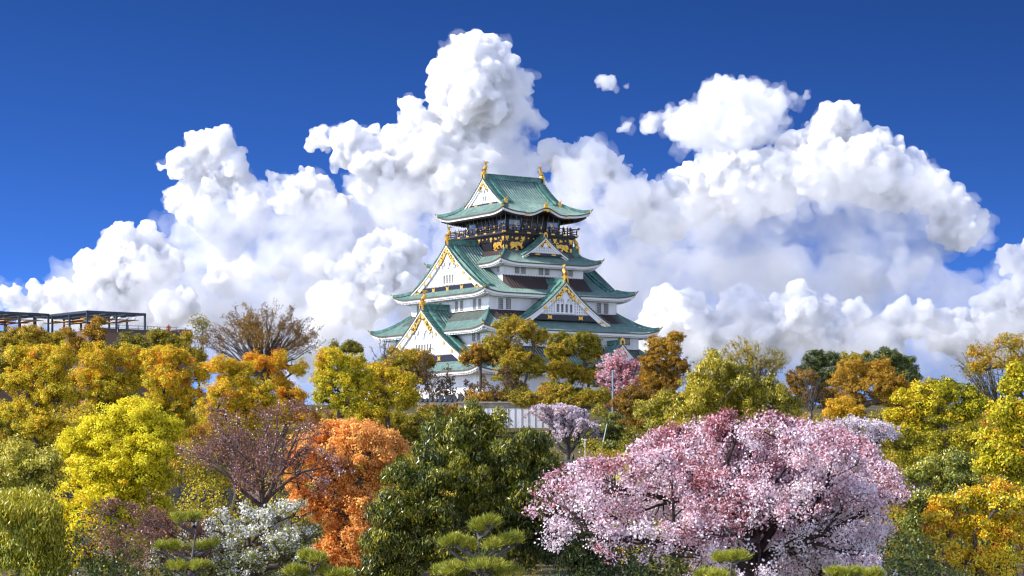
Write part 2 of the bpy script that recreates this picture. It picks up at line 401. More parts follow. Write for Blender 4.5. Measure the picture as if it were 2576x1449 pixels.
    if nwin:
        fr=MB(); ba=MB(); pn=MB()
        x0=-winw/2
        fr.box((0,recess-.18,zw1+.1),(winw+.3,.40,.2),T); fr.box((0,recess-.2,zw0-.1),(winw+.3,.44,.2),T)
        for i in range(nwin+1):
            x=x0+i*win_gap; fr.box((x,recess-.17,(zw0+zw1)/2),(win_gap-win_w,.36,zw1-zw0),T)
        for i in range(nwin):
            x=x0+(i+.5)*win_gap; pn.box((x,recess-.02,(zw0+zw1)/2),(win_w,.04,zw1-zw0),T)
            ba.box((x,recess-.07,(zw0+zw1)/2),(.08,.06,zw1-zw0),T)
            for j in range(1,4): ba.box((x,recess-.065,zw0+wh*j/4),(win_w,.04,.07),T)
        fr.build('window_frame',M['slat'],wall); pn.build('pane',M['dark'],wall); ba.build('window_lattice',M['cream'] if side=='L' else M['bar'],wall)
    # slopes behind the gable
    if slopes:
        for sg in (-1,1):
            sp=MB(); n=max(1,int(depth/.58))*4; rows=11; Pp=[]
            for j in range(rows):
                w=W*1.04*j/(rows-1)
                for i in range(n+1):
                    Pp.append(T(sg*w,-.1+(depth+.1)*i/n,zprof(min(w,W))-(max(0,w-W)*.3)+.1*RIB[i%4]))
            nx=n+1
            for par_ in (0,1): sp.add(Pp,[(j*nx+i,j*nx+i+1,(j+1)*nx+i+1,(j+1)*nx+i) for j in range(rows-1) for i in range(n) if (i%4==3)==bool(par_)],par_)
            sp.build('gable_roof',[M['copper'],M['gully']],wall)
    # verge: dark tile row with ribs across, and a roll on top
    for sg in (-1,1):
        ve=MB(); pts=[T(sg*w,-.18,zprof(w)-.06) for w in ws]
        ve.k=1; ve.sweep([T(sg*w,.55,zprof(w)+.05) for w in ws],1.3,.10)
        ve.k=0
        m_=int(W*1.25/.5)
        for i in range(m_):
            w=W*(i+.5)/m_
            ve.tube([T(sg*w,-.28,zprof(w)+.16),T(sg*w,.95,zprof(w)+.18)],.13,6)
        ve.k=2; ve.sweep([T(sg*w,-.16,zprof(w)-.10) for w in ws],.12,.22)
        ve.k=0; ve.sweep([T(sg*w,1.25,zprof(w)+.08) for w in ws],.5,.5); ve.sweep([T(sg*w,1.95,zprof(w)+.06) for w in ws],.4,.34)
        ve.build('verge',[M['ridge'],M['copper'],M['tileend']],wall)
    # ridge
    rd=MB(); zr=zprof(0)
    for a_,b_,c_ in ((.62,0,.5*ridge_h/.55),(.42,.5*ridge_h/.55,.35),(.66,.5*ridge_h/.55+.35,.16)):
        rd.box((0,(depth-.05)/2,zr+b_+c_/2),(a_,depth+.05,c_),T)
    rd.build('ridge',M['ridge'],wall)
    if plate or fish:
        n_=SIDES[side][0]; ang=math.atan2(n_[1],n_[0])
        p=T(0,.0,zr-.15)
        finial(wall,p,ang,fsc,fish,plate)
    return wall
def prof(zr,W,zb,k): 
    H=zr-zb
    return lambda w:(lambda q:zb+H*(k*q+(1-k)*q*q))(1-min(abs(w),W*1.05)/W)
wall_inset=2.4
# stone base
mb=MB(); zb0,zb1=6.0,12.3
vs=[(sx*(20.2 if z==zb1 else 24.5),sy*(20.2 if z==zb1 else 24.5),z) for z in (zb0,zb1) for sx,sy in ((-1,-1),(1,-1),(1,1),(-1,1))]
mb.add(vs,[(0,1,5,4),(1,2,6,5),(2,3,7,6),(3,0,4,7),(4,5,6,7)]); mb.build('stone_base',M['stone'],castle)
# storeys
storey(19.3,19.3,12.2,17.0); storey(16.3,16.3,16.6,23.9); storey(13.86,12.94,23.0,30.3); storey(8.69,9.75,30.5,36.1)
storey(7.3,8.15,35.6,40.9,'black'); storey(5.9,6.4,40.9,45.0,'darkwood')
# roofs
wall_inset=2.6
tier(22.4,22.4,16.3,16.3,15.9,20.2,upper=.3,wall_z=16.4)
tier(19.0,19.0,13.86,12.94,23.25,26.75,upper=.42,wall_z=23.7)
tier(16.3,15.34,13.8,12.3,29.8,33.4,k=.5,wall_z=30.2,irimoya=(14.3,12.3,39.2))
tier(10.97,12.2,7.3,8.15,35.5,38.0,upper=.35,wall_z=35.9)
tier(9.5,10.8,6.0,6.3,44.6,51.6,dark=True,wall_z=44.7,k=.5,fl=.75,bump=1.0,irimoya=(6.5,6.3,51.6))
# brown sheltered courses below the third and the fourth storey, colour deepened for shade
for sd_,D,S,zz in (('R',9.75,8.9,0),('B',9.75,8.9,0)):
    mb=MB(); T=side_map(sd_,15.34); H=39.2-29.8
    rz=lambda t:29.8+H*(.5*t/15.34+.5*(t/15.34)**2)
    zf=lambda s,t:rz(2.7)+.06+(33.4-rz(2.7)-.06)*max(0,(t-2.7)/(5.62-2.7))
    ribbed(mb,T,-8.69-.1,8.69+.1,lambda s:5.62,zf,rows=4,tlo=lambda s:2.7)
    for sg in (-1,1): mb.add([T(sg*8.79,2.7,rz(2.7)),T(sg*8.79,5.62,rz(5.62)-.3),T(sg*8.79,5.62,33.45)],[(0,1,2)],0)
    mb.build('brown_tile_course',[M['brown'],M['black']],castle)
for a,b,z in ((13.86,12.94,26.6),(16.3,16.3,20.2)):
    for sd_ in 'LRBQ':
        D,S=(a,b) if sd_ in 'LQ' else (b,a); mb=MB(); T=side_map(sd_,D); mb.box((0,-.05,z+.1),(2*S+.16,.09,.5),T); mb.build('skirting',M['black'],castle)
# gables
pr3=lambda w:29.8+9.4*(.5*(1-w/15.34)+.5*(1-w/15.34)**2)
pr5=lambda w:44.6+7.0*(.5*(1-w/10.8)+.5*(1-w/10.8)**2)
for sd_ in 'LQ':
    gable(sd_,14.35,12.3,pr3,30.8,6.6,4,ridge_h=.6,slopes=False,board=.95,wh=1.55,fsc=1.0,beam=1.1)
    gable(sd_,6.52,6.35,pr5,46.55,13.0 if sd_=='L' else .6,2,slopes=False,board=.6,wh=.95,beam=.5,fsc=.95,crests=0,ridge_h=.45,win_w=.5,win_gap=.75,recess=.55)
    gable(sd_,19.6,16.2,prof(27.4,16.2,17.6,.62),17.9,6.0,6,ridge_h=.6,board=1.1,wh=1.7,beam=1.25,fsc=1.05,crests=4)
for sd_ in 'RB':
    gable(sd_,16.6,9.6,prof(32.0,9.6,24.85,.66),25.3,8.0,4,'grid',ridge_h=.45,board=.9,wh=1.45,fsc=.95,crests=2,beam=1.05)
    gable(sd_,10.3,4.9,prof(40.45,4.9,37.0,.7),37.15,4.0,0,'grid',ridge_h=.25,board=.5,fish=False,fsc=.85,crests=0,beam=.45,recess=.45)
    gable(sd_,20.6,4.2,prof(21.2,4.2,17.6,.7),17.7,4.6,0,'grid',ridge_h=.3,board=.5,fish=False,fsc=1.0,crests=0,beam=.3,center=9.4 if sd_=='R' else -9.4,recess=.45)
# windows
for sd_ in 'LRBQ':
    D3,S3=(13.86,12.94) if sd_ in 'LQ' else (12.94,13.86)
    us=(-11.4,-9.8,9.8,11.4) if sd_ in 'RB' else (-10.3,-8.65,-4.4,-2.75,2.75,4.4,8.65,10.3)
    for u in us: window(sd_,D3,u,27.05,28.95,1.05)
    if sd_ in 'RB':
        for u in (-5.8,-4.45,-.7,.7,4.45,5.8): window(sd_,9.75,u,33.75,35.2,1.0)
    else:
        for u in (-8.3,8.3): window(sd_,8.69,u,34.0,35.3,.9)
    for u in (-13.7,-12.1,-6,-4.4,4.4,6,12.1,13.7): window(sd_,16.3,u,21.3,23.0,1.05)
# black storey: gold fittings and the tiger reliefs
TIG=[(0,.05),(.32,.08),(.40,.30),(.20,.42),(.12,.62),(.20,.95),(.42,1.18),(.75,1.22),(1.05,1.10),(1.45,1.22),(1.85,1.25),(2.20,1.15),(2.42,1.0),(2.62,1.28),(2.50,1.42),(2.30,1.30),(2.22,1.42),(2.45,1.58),(2.72,1.45),(2.80,1.15),(2.62,.75),(2.72,.45),(2.98,.40),(2.92,.30),(2.66,.28),(2.78,.10),(2.55,.02),(2.45,.30),(2.25,.55),(1.85,.62),(1.55,.50),(1.62,.25),(1.85,.12),(1.80,0),(1.45,.03),(1.25,.35),(1.05,.35),(.85,.12),(.55,.0),(.35,-.05)]
def tiger(side,D,s,z,flip,sc):
    T=side_map(side,D); mb=MB()
    pts=[((-(x-1.45) if flip else (x-1.45))*sc+s,y*sc+z) for x,y in TIG]
    mb.prism(pts,T,-.02,-.20); 
    dm=[((-(x-1.45) if flip else (x-1.45))*sc+s,y*sc+z) for x,y in ((.3,.45),(.45,.4),(.75,.5),(.85,.8),(.65,1.02),(.38,.95),(.25,.7))]
    mb.prism(dm,T,-.20,-.30)
    o=mb.build('tiger_relief',M['gold'],castle)
    st=MB()
    for x in (1.1,1.4,1.7,2.0): 
        a=-(x-1.45) if flip else (x-1.45); st.box((a*sc+s,-.21,z+.92*sc),(.035*sc,.04,.36*sc),T)
    st.build('stripe',M['black'],o)
for sd_,s,fl in (('L',6.1,False),('R',-4.95,False),('R',5.1,True),('B',-4.95,False),('B',5.1,True),('L',-6.1,True),('Q',6.1,False),('Q',-6.1,True)):
    D=7.3 if sd_ in 'LQ' else 8.15
    tiger(sd_,D,s,38.3,fl,1.02)
for sd_ in 'LRBQ':
    D,S=(7.3,8.15) if sd_ in 'LQ' else (8.15,7.3); T=side_map(sd_,D); bk=MB()
    for s in np.linspace(-S,S,5): bk.box((s,-.04,39.6),(.34,.12,2.9),T)
    bk.box((0,-.09,40.75),(2*S+.5,.3,.3),T); bk.box((0,-.07,39.78),(2*S+.2,.14,.14),T)
    b_=bk.build('black_frame',M['black'],castle)
    def fit(f):
        go=MB(); f(go); go.build('gold_fitting',M['gold'],b_)
    for i in range(13):
        s=-S+.35+(2*S-.7)*i/12; w=.95
        if i%3: fit(lambda go: go.box((s,-.12,40.3),(.26,.14,.26),T))
        else: fit(lambda go: go.prism([(s-w/2,40.05),(s-.2,40.2),(s-.25,39.6),(s,39.9),(s+.25,39.6),(s+.2,40.2),(s+w/2,40.05),(s+w*.35,40.35),(s+w/2,40.6),(s+.15,40.5),(s-.15,40.5),(s-w/2,40.6),(s-w*.35,40.35)],T,-.01,-.17))
    for s in (-S+.25,S-.25): fit(lambda go: go.prism([(s-.3,38.25),(s+.3,38.25),(s+.15,38.55),(s+.35,38.75),(s,39.0),(s-.35,38.75),(s-.15,38.55)],T,-.01,-.14))
    for s in (-S*.66,S*.66): fit(lambda go: go.box((s,-.03,38.12),(.7,.1,.26),T)); fit(lambda go: go.box((s,-.05,40.15),(.6,.15,.34),T))
# balcony
slab=MB(); slab.box((0,0,41.05),(2*8.05,2*8.9,.3)); slab.box((0,0,40.78),(2*7.7,2*8.5,.24)); bal=slab.build('balcony',M['darkwood'],castle)
for sd_ in 'LRBQ':
    D,S=(8.05,8.9) if sd_ in 'LQ' else (8.9,8.05); T=side_map(sd_,D); rl=MB(); gl=[]; nw=MB()
    for z,h in ((42.42,.13),(42.0,.09),(41.6,.09),(41.28,.12)): rl.box((0,.12,z),(2*S+(.9 if z>42.3 else 0),.13,h),T)
    n=12
    for i in range(n+1):
        s=-S+.12+(2*S-.24)*i/n; rl.box((s,.12,41.8),(.15,.15,1.25),T)
        if i%2==0: gl+=[((s,.02,41.25),(.75,.1,.26)),((s,.02,42.3),(.2,.12,.34))]
        else: gl.append(((s,.02,41.95),(.2,.12,.16)))
    for sg in (-1,1): rl.tube([T(sg*S,.12,42.45),T(sg*(S+.6),.12,42.6)],.09,6)
    r=rl.build('railing',M['darkwood'],castle)
    for a_,b_ in gl: g_=MB(); g_.box(a_,b_,T); g_.build('rail_fitting',M['gold'],r)
    for i in range(15):
        s=-S+(2*S)*i/14; nw.tube([T(s,-.05,41.9),T(s,-.55,43.2),T(s,-.7,44.4)],.016,3)
    nw.build('bird_net',M['wire'],r)
# top room: dark wall with blue crane panels
CR=[(-.9,-.6),(-.35,-.15),(-.15,.25),(.25,.75),(.9,.8),(.55,.55),(.75,.5),(.4,.3),(.35,.05),(.15,-.2),(-.2,-.3)]
for sd_,D,ps in (('L',5.9,(5.2,-4.6)),('R',6.4,(-4.1,4.2)),('B',6.4,(-4.1,4.2)),('Q',5.9,(5.2,-4.6))):
    T=side_map(sd_,D)
    for i,s in enumerate(ps):
        p=MB(); p.box((s,-.04,42.75),(2.3,.06,1.9),T); po=p.build('crane_panel',M['bluepane'],castle)
        c=MB(); f=-1 if i else 1; c.prism([(s+f*x*.95,42.8+y*.9) for x,y in CR],T,-.08,-.11); c.build('crane',M['cream'],po)
    for s in (-1.6,0,1.6):
        p=MB(); p.box((s,-.04,42.5),(1.1,.05,1.6),T); p.build('pane',M['dark'],castle)
    fr=MB()
    for s in (-5.7,-2.8,-.8,.8,2.8,5.7): fr.box((s,-.06,43.0),(.2,.14,3.4),T)
    fr.box((0,-.08,43.85),(12,.12,.2),T); fr.build('timber_frame',M['black'],castle)
# karahafu ornaments and short ridges on the top roof
for sd_,sg in (('R',1),('B',-1)):
    T=side_map(sd_,10.8); go=MB()
    go.prism([(-.9,45.0),(-.35,45.1),(0,44.85),(.35,45.1),(.9,45.0),(.75,45.28),(.25,45.34),(-.25,45.34),(-.75,45.28)],T,-.1,-.2)
    for s in (-4.3,4.3): bow(go,T,s,44.1,.9,.4,-.1)
    k_=go.build('karahafu_ornament',M['gold'],castle)
    rd=MB(); rd.sweep([T(0,t,44.6+7*(.5*t/10.8+.5*(t/10.8)**2)+1.0*max(0,1-t/5.5)+.05) for t in (.6,1.5,2.5,3.5,4.8)],.45,.42); rr=rd.build('karahafu_ridge',M['copper'],castle)
    for s,t,z in ((0,.5,46.05),(-5.9,4.6,47.0),(5.9,4.6,47.0)):
        gg=MB(); gg.prism([(s-.4,z-.35),(s+.4,z-.35),(s+.3,z+.25),(s,z+.5),(s-.3,z+.25)],T,t,t-.3); gg.tube([T(s,t-.1,z+.3),T(s,t-.5,z+.55),T(s,t-.7,z+.85)],[.14,.1,.03],5); gg.build('ridge_end_tile',M['gold'],castle)
# ------------------------------------------------------------------ ground
def ground_z(x,y):
    def st(a,b): 
        q=min(1,max(0,(y-a)/(b-a))); return q*q*(3-2*q)
    z=-12.5+2.5*st(120,235)+9.4*st(243.6,244.4)+9.3*st(262,322)
    if y>450: z-=min(1,(y-450)/300.0)*22
    return z
def build_ground():
    ys=[-120,-60,0,40,80,110,130,150,170,190,210,230,243.5,244.5,252,262,272,282,292,302,312,322,340,360,400,450,500,560,640,760,1000,1500,2500,5000,9000]
    xs=[-6000,-3000,-1500,-800,-500,-350,-250,-180,-120,-80,-50,-25,0,25,50,80,120,180,250,350,500,800,1500,3000,6000]
    rng=random.Random(3); mb=MB()
    mb.grid([(x,y,ground_z(x,y)+(rng.uniform(-.25,.25) if abs(x)<400 and y<600 else 0)) for y in ys for x in xs],len(xs),len(ys))
    o=mb.build('ground',mat('grassy earth',(.055,.06,.02),.95,0,(.13,.10,.05),.35,detail=8),smooth=True); o['kind']='structure'
build_ground()
# ------------------------------------------------------------------ leaves and bark
def leaf_mat(name,stops,trans=.3,rough=.5,spec=.3):
    m=bpy.data.materials.new(name); m.use_nodes=True; n=m.node_tree; b=n.nodes['Principled BSDF']; out=n.nodes['Material Output']
    a=n.nodes.new('ShaderNodeAttribute'); a.attribute_name='tint'
    r=n.nodes.new('ShaderNodeValToRGB'); el=r.color_ramp.elements
    while len(el)<len(stops): el.new(.5)
    for e,(p,c) in zip(el,stops): e.position=p; e.color=(*c,1)
    n.links.new(a.outputs['Fac'],r.inputs[0]); n.links.new(r.outputs[0],b.inputs['Base Color'])
    b.inputs['Roughness'].default_value=rough; b.inputs['Specular IOR Level'].default_value=spec
    t=n.nodes.new('ShaderNodeBsdfTranslucent'); n.links.new(r.outputs[0],t.inputs['Color'])
    x=n.nodes.new('ShaderNodeMixShader'); x.inputs[0].default_value=trans
    n.links.new(b.outputs[0],x.inputs[1]); n.links.new(t.outputs[0],x.inputs[2]); n.links.new(x.outputs[0],out.inputs['Surface'])
    return m
BARK={'black':mat('dark cherry bark',(.03,.02,.018),.9,0,(.075,.05,.045),6,bump=.4),'dark':mat('dark bark',(.05,.038,.03),.9,0,(.13,.10,.075),6,bump=.4),'grey':mat('grey bark',(.16,.14,.12),.9,0,(.07,.06,.055),5,bump=.4),'red':mat('reddish bark',(.08,.05,.042),.85,0,(.22,.15,.12),5)}
SP={
 # leaf length, width, density, clump radius, droop, up, gap, tip radius, bark, material
 'gold':   dict(l=.13,w=.09,d=.95,cr=.42,droop=.0,gap=.30,bark='dark',m=leaf_mat('gold leaves',[(0,(.20,.19,.012)),(.3,(.55,.46,.018)),(.65,(.84,.66,.03)),(.92,(.84,.44,.025)),(1,(.74,.24,.018))])),
 'olive':  dict(l=.13,w=.09,d=.9,cr=.42,droop=.0,gap=.30,bark='dark',m=leaf_mat('olive gold leaves',[(0,(.10,.105,.012)),(.35,(.28,.25,.018)),(.75,(.52,.41,.025)),(1,(.58,.30,.02))])),
 'amber':  dict(l=.13,w=.09,d=.95,cr=.40,droop=.0,gap=.32,bark='dark',m=leaf_mat('amber leaves',[(0,(.30,.20,.012)),(.3,(.66,.40,.018)),(.7,(.84,.55,.028)),(1,(.76,.24,.018))])),
 'brown':  dict(l=.12,w=.09,d=.9,cr=.40,droop=.0,gap=.30,bark='dark',m=leaf_mat('russet leaves',[(0,(.14,.085,.012)),(.4,(.40,.22,.02)),(.8,(.58,.31,.025)),(1,(.45,.30,.025))])),
 'lime':   dict(l=.11,w=.085,d=1.0,cr=.34,droop=.0,gap=.26,bark='dark',m=leaf_mat('bright yellow leaves',[(0,(.46,.38,.012)),(.3,(.80,.70,.018)),(.75,(.93,.88,.05)),(1,(.85,.55,.02))],.38)),
 'yellow': dict(l=.13,w=.09,d=1.0,cr=.38,droop=.0,gap=.30,bark='dark',m=leaf_mat('yellow green leaves',[(0,(.14,.15,.01)),(.3,(.42,.40,.014)),(.7,(.74,.64,.024)),(1,(.74,.40,.018))])),
 'orange': dict(l=.11,w=.08,d=.95,cr=.32,droop=.1,gap=.34,bark='dark',m=leaf_mat('orange leaves',[(0,(.80,.30,.05)),(.35,(.95,.44,.095)),(.8,(.97,.58,.19)),(1,(.97,.68,.16))],.35)),
 'ever':   dict(l=.19,w=.055,d=1.15,cr=.45,droop=.75,gap=.30,bark='dark',m=leaf_mat('dark glossy leaves',[(0,(.022,.037,.007)),(.42,(.06,.085,.011)),(.76,(.22,.22,.018)),(1,(.46,.40,.03))],.2,.32,.45)),
 'everyel':dict(l=.18,w=.06,d=1.1,cr=.45,droop=.6,gap=.30,bark='dark',m=leaf_mat('yellowish glossy leaves',[(0,(.05,.065,.007)),(.35,(.18,.17,.012)),(.7,(.42,.35,.018)),(1,(.58,.46,.03))],.2,.35,.55)),
 'weep':   dict(l=.20,w=.045,d=1.1,cr=.42,droop=1.0,gap=.34,bark='dark',m=leaf_mat('drooping green leaves',[(0,(.04,.06,.008)),(.4,(.14,.18,.012)),(.75,(.40,.39,.02)),(1,(.58,.50,.03))],.2,.4,.5)),
 'green':  dict(l=.14,w=.08,d=1.0,cr=.42,droop=.3,gap=.30,bark='dark',m=leaf_mat('dark green leaves',[(0,(.02,.04,.014)),(.5,(.06,.09,.022)),(1,(.15,.17,.025))],.18,.4,.4)),
 'bluegreen':dict(l=.14,w=.06,d=1.0,cr=.42,droop=.5,gap=.30,bark='dark',m=leaf_mat('soft green leaves',[(0,(.05,.08,.015)),(.4,(.18,.21,.025)),(.75,(.44,.42,.04)),(1,(.64,.54,.06))],.2,.35,.6)),
 'cherry': dict(l=.085,w=.075,d=.55,cr=.20,droop=.1,gap=.50,bark='black',m=leaf_mat('pink cherry blossom',[(0,(.34,.10,.10)),(.26,(.58,.24,.25)),(.36,(.82,.50,.55)),(.58,(.93,.77,.82)),(1,(.95,.87,.90))],.3)),
 'white':  dict(l=.085,w=.075,d=.6,cr=.26,droop=.1,gap=.5,bark='dark',m=leaf_mat('white blossom',[(0,(.12,.14,.02)),(.42,(.40,.40,.05)),(.50,(.78,.77,.68)),(1,(.90,.88,.86))],.3)),
 'palecherry':dict(l=.09,w=.08,d=.55,cr=.28,droop=.1,gap=.42,bark='grey',m=leaf_mat('pale cherry blossom',[(0,(.40,.16,.14)),(.2,(.70,.52,.55)),(.6,(.82,.72,.76)),(1,(.88,.82,.85))],.3)),
 'redbud': dict(l=.075,w=.06,d=.3,cr=.3,droop=.1,gap=.45,bark='red',m=leaf_mat('red buds',[(0,(.20,.08,.05)),(.55,(.38,.17,.12)),(.78,(.50,.28,.22)),(.86,(.84,.7,.72)),(1,(.88,.78,.8))],.25)),
 'redcherry':dict(l=.10,w=.08,d=.6,cr=.32,droop=.1,gap=.36,bark='red',m=leaf_mat('red and pink blossom',[(0,(.42,.06,.05)),(.5,(.58,.16,.16)),(.6,(.78,.5,.54)),(1,(.86,.72,.76))],.3)),
 'photinia':dict(l=.11,w=.06,d=1.05,cr=.34,droop=.2,gap=.34,bark='dark',m=leaf_mat('yellow orange and green leaves',[(0,(.12,.15,.015)),(.25,(.45,.44,.025)),(.5,(.84,.70,.03)),(.85,(.86,.60,.03)),(1,(.72,.18,.015))],.3,.35,.5)),
 'bare':   dict(l=.12,w=.08,d=.12,cr=.4,droop=.2,gap=.3,bark='grey',m=leaf_mat('withered leaves',[(0,(.10,.06,.02)),(1,(.26,.16,.04))])),
 'zelk':   dict(l=.14,w=.09,d=.16,cr=.4,droop=.2,gap=.3,bark='dark',m=leaf_mat('brown spring leaves',[(0,(.14,.075,.02)),(.6,(.34,.18,.03)),(1,(.48,.32,.04))])),
}
def raw_mesh(name,V,Fq,mats,tint=None,smooth=False):
    me=bpy.data.meshes.new(name); V=np.ascontiguousarray(V,dtype=np.float32); Fq=np.ascontiguousarray(Fq,dtype=np.int32); k=Fq.shape[1]
    me.vertices.add(len(V)); me.vertices.foreach_set('co',V.ravel())
    me.loops.add(Fq.size); me.loops.foreach_set('vertex_index',Fq.ravel())
    me.polygons.add(len(Fq)); me.polygons.foreach_set('loop_start',(np.arange(len(Fq))*k).astype(np.int32))
    if smooth: me.polygons.foreach_set('use_smooth',np.ones(len(Fq),bool))
    if tint is not None:
        a=me.attributes.new('tint','FLOAT','FACE'); a.data.foreach_set('value',np.ascontiguousarray(tint,dtype=np.float32))
    me.update(calc_edges=True)
    for m in mats: me.materials.append(m)
    return me
def unit(a): return a/np.maximum(np.linalg.norm(a,axis=-1,keepdims=True),1e-9)
def tubes(p0,p1,r0,r1,n=5):
    d=unit(p1-p0); h=np.where(np.abs(d[:,2:3])>.9,np.array([[1.,0,0]]),np.array([[0,0,1.]])); a=unit(np.cross(d,h)); b=np.cross(d,a)
    t=np.arange(n)*2*np.pi/n; c,s=np.cos(t),np.sin(t)
    ring=a[:,None,:]*c[None,:,None]+b[:,None,:]*s[None,:,None]
    V=np.concatenate([p0[:,None]+ring*r0[:,None,None],p1[:,None]+ring*r1[:,None,None]],1).reshape(-1,3)
    k=np.arange(n); q=np.stack([k,(k+1)%n,n+(k+1)%n,n+k],1)
    Fq=(q[None]+(np.arange(len(p0))*2*n)[:,None,None]).reshape(-1,4)
    return V,Fq
def leaves(P,Nrm,rng,l,w,droop,tint):
    n=len(P)
    nv=unit(Nrm+rng.normal(size=(n,3))*.75)
    ax=rng.normal(size=(n,3)); ax[:,2]-=droop*2.2; ax=ax-nv*np.sum(ax*nv,1,keepdims=True)*(1-.6*droop); ax=unit(ax)
    sd_=unit(np.cross(nv,ax)); L=l*rng.uniform(.7,1.3,(n,1)); Wd=w*rng.uniform(.7,1.3,(n,1))
    V=np.stack([P-ax*L*.5,P+sd_*Wd*.5-ax*L*.05,P+ax*L*.5,P-sd_*Wd*.5-ax*L*.05],1).reshape(-1,3)
    return V,np.arange(n*4).reshape(-1,4),tint
def wob(P,rng,f):
    ks=rng.normal(size=(5,3))*f; ph=rng.uniform(0,6.28,5)
    return np.sin(P@ks.T+ph).sum(1)/5
def make_tree(name,label,cat,sp,Y,bx,lobes,seed,by=None,fork=None,dens=1.0,tb=None,group=None,cscale=1.0,lean=0.0,trunkw=1.0,sub=13,grow=.95):
    """lobes: (x,y,rx,ry) in photograph units at distance Y"""
    S=SP[sp]; rng=np.random.default_rng(seed); u=Y/F; px=u*2576/1024
    gx=(bx-CX)*u; gz=ground_z(gx,Y) if by is None else (HY-by)*u
    root=np.array([gx,Y,gz])
    C=[];Rr=[]
    for (x,y,rx,ry) in lobes:
        rx*=grow; ry*=grow
        C.append([(x-CX)*u-gx,rng.uniform(-.55,.55)*rx*u,(HY-y)*u-gz]); Rr.append([rx*u,rx*u*.95,ry*u])
    C=np.array(C); Rr=np.array(Rr)
    if sub:      # billowing sub-crowns give each lobe an uneven outline
        C2=[];R2=[]
        for c,a in zip(C,Rr):
            C2.append(c-[0,0,a[2]*.06]); R2.append(a*.80)
            for q in range(sub):
                d=unit(rng.normal(size=3)); d[2]=abs(d[2])*.9-.22; d=unit(d); f=rng.uniform(.18,.42)
                C2.append(c+d*a*rng.uniform(.62,.98)); R2.append(np.array([1,1,.85])*a.mean()*f)
        C=np.array(C2); Rr=np.array(R2)
    l=max(S['l'],px*1.45); w=max(S['w'],px*1.0) if S['w']>.07 else max(S['w'],px*.7)
    cr=max(S['cr'],px*2.7)*cscale
    # clump centres on the lobes
    cl=[];nr=[];li=[]
    for i in range(len(C)):
        a=Rr[i]; sp_=cr*1.05; area=4*np.pi*((a[0]*a[1])**1.6/3+2*(a[0]*a[2])**1.6/3)**(1/1.6)
        n=max(6,int(area/(sp_*sp_)*1.1))
        d=unit(rng.normal(size=(n,3))); f=np.where(rng.random(n)<.78,rng.uniform(.80,1.03,n),rng.uniform(.35,.8,n))
        f=np.where(rng.random(n)<.11,rng.uniform(1.06,1.40,n),f)*(1+.32*wob(d*a*1.0+C[i],rng,1.6/max(.5,a.mean())))
        p=C[i]+d*a*f[:,None]
        keep=(d[:,2]>-.55)|(rng.random(n)<.35)
        cl.append(p[keep]); nr.append(unit(d/a*a.min()+np.array([0,0,.45]))[keep]); li.append(np.full(keep.sum(),i))
    cl=np.concatenate(cl); nr=np.concatenate(nr); li=np.concatenate(li)
    # drop clumps buried deep inside other lobes, and open gaps
    inside=np.zeros(len(cl))
    for i in range(len(C)):
        q=np.linalg.norm((cl-C[i])/Rr[i],axis=1); inside=np.maximum(inside,np.where(li!=i,1-q,0))
    g=wob(cl,rng,1.05/cr)
    keep=(inside<.42)&(g>-.62+S['gap']*1.35)
    cl,nr,li=cl[keep],nr[keep],li[keep]
    cl=cl+rng.normal(size=cl.shape)*cr*.18
    # leaves
    lf=l*w*.5
    nl=max(3,int(S['d']*dens*1.35*(cr*1.05)**2*1.5/lf))
    n=len(cl); off=rng.normal(size=(n,nl,3)); off=unit(off)*rng.random((n,nl,1))**.45*cr*np.array([1.0,1.0,.72])
    csz=rng.uniform(.65,1.2,(n,1,1)); P_=(cl[:,None]+off*csz).reshape(-1,3)
    Nn=(nr[:,None]+unit(off)*.8).reshape(-1,3)
    ct=rng.normal(.5,.17,(n,1))
    if tb:   # tint changes with height
        zz=cl[:,2]; zz=(zz-zz.min())/max(1e-3,zz.max()-zz.min()); ct=ct+(tb[0]+tb[1]*zz)[:,None]
    lt=wob(cl,rng,.35/max(.6,cr*2))[:,None]*.45
    tn=np.clip(ct+lt+rng.normal(0,.2,(n,nl)),0,1).ravel()
    V,Fq,tn=leaves(P_,Nn,rng,l,w,S['droop'],tn)
    # branches
    zc=C[:,2]; low=zc.min()-Rr[zc.argmin(),2]
    fz=(fork-0.0 if fork is not None else max(.25*zc.max(),min(low+.25*(zc.max()-low),zc.max()*.6)))
    if fork is not None: fz=(HY-fork)*u-gz
    ctr=C.mean(0)
    nodes=[np.zeros(3)]; par=[-1]
    tp=np.array([ctr[0]*.35+lean,ctr[1]*.3,fz]); K=5
    for k in range(1,K+1):
        f=k/K; nodes.append(np.array([tp[0]*f**1.4,tp[1]*f**1.4,fz*f])+rng.normal(size=3)*[.06,.06,0]*fz*.25*(0 if k==K else 1)); par.append(len(nodes)-2)
    fk=len(nodes)-1
    order=np.argsort(np.linalg.norm(C-tp,axis=1))
    for i in order:
        tgt=C[i]-np.array([0,0,Rr[i,2]*.25]); A=np.array(nodes[fk:]); dd=np.linalg.norm(A-tgt,axis=1)+np.maximum(0,A[:,2]-tgt[2])*2
        j=fk+int(dd.argmin()); s=nodes[j]; L=np.linalg.norm(tgt-s); m=max(2,int(L/1.0)); prev=j
        for k in range(1,m+1):
            f=k/m; p=s+(tgt-s)*f+np.array([0,0,math.sin(f*math.pi)*L*.08])+rng.normal(size=3)*L*.035*(k<m)
            nodes.append(p); par.append(prev); prev=len(nodes)-1
    A=np.zeros((len(nodes)+2*len(cl)+4,3)); A[:len(nodes)]=nodes; na=len(nodes)
    o=np.argsort(np.linalg.norm(cl-C[li],axis=1)+rng.random(len(cl))*.5)
    if len(o)>1400: o=o[rng.random(len(o))<1400/len(o)]
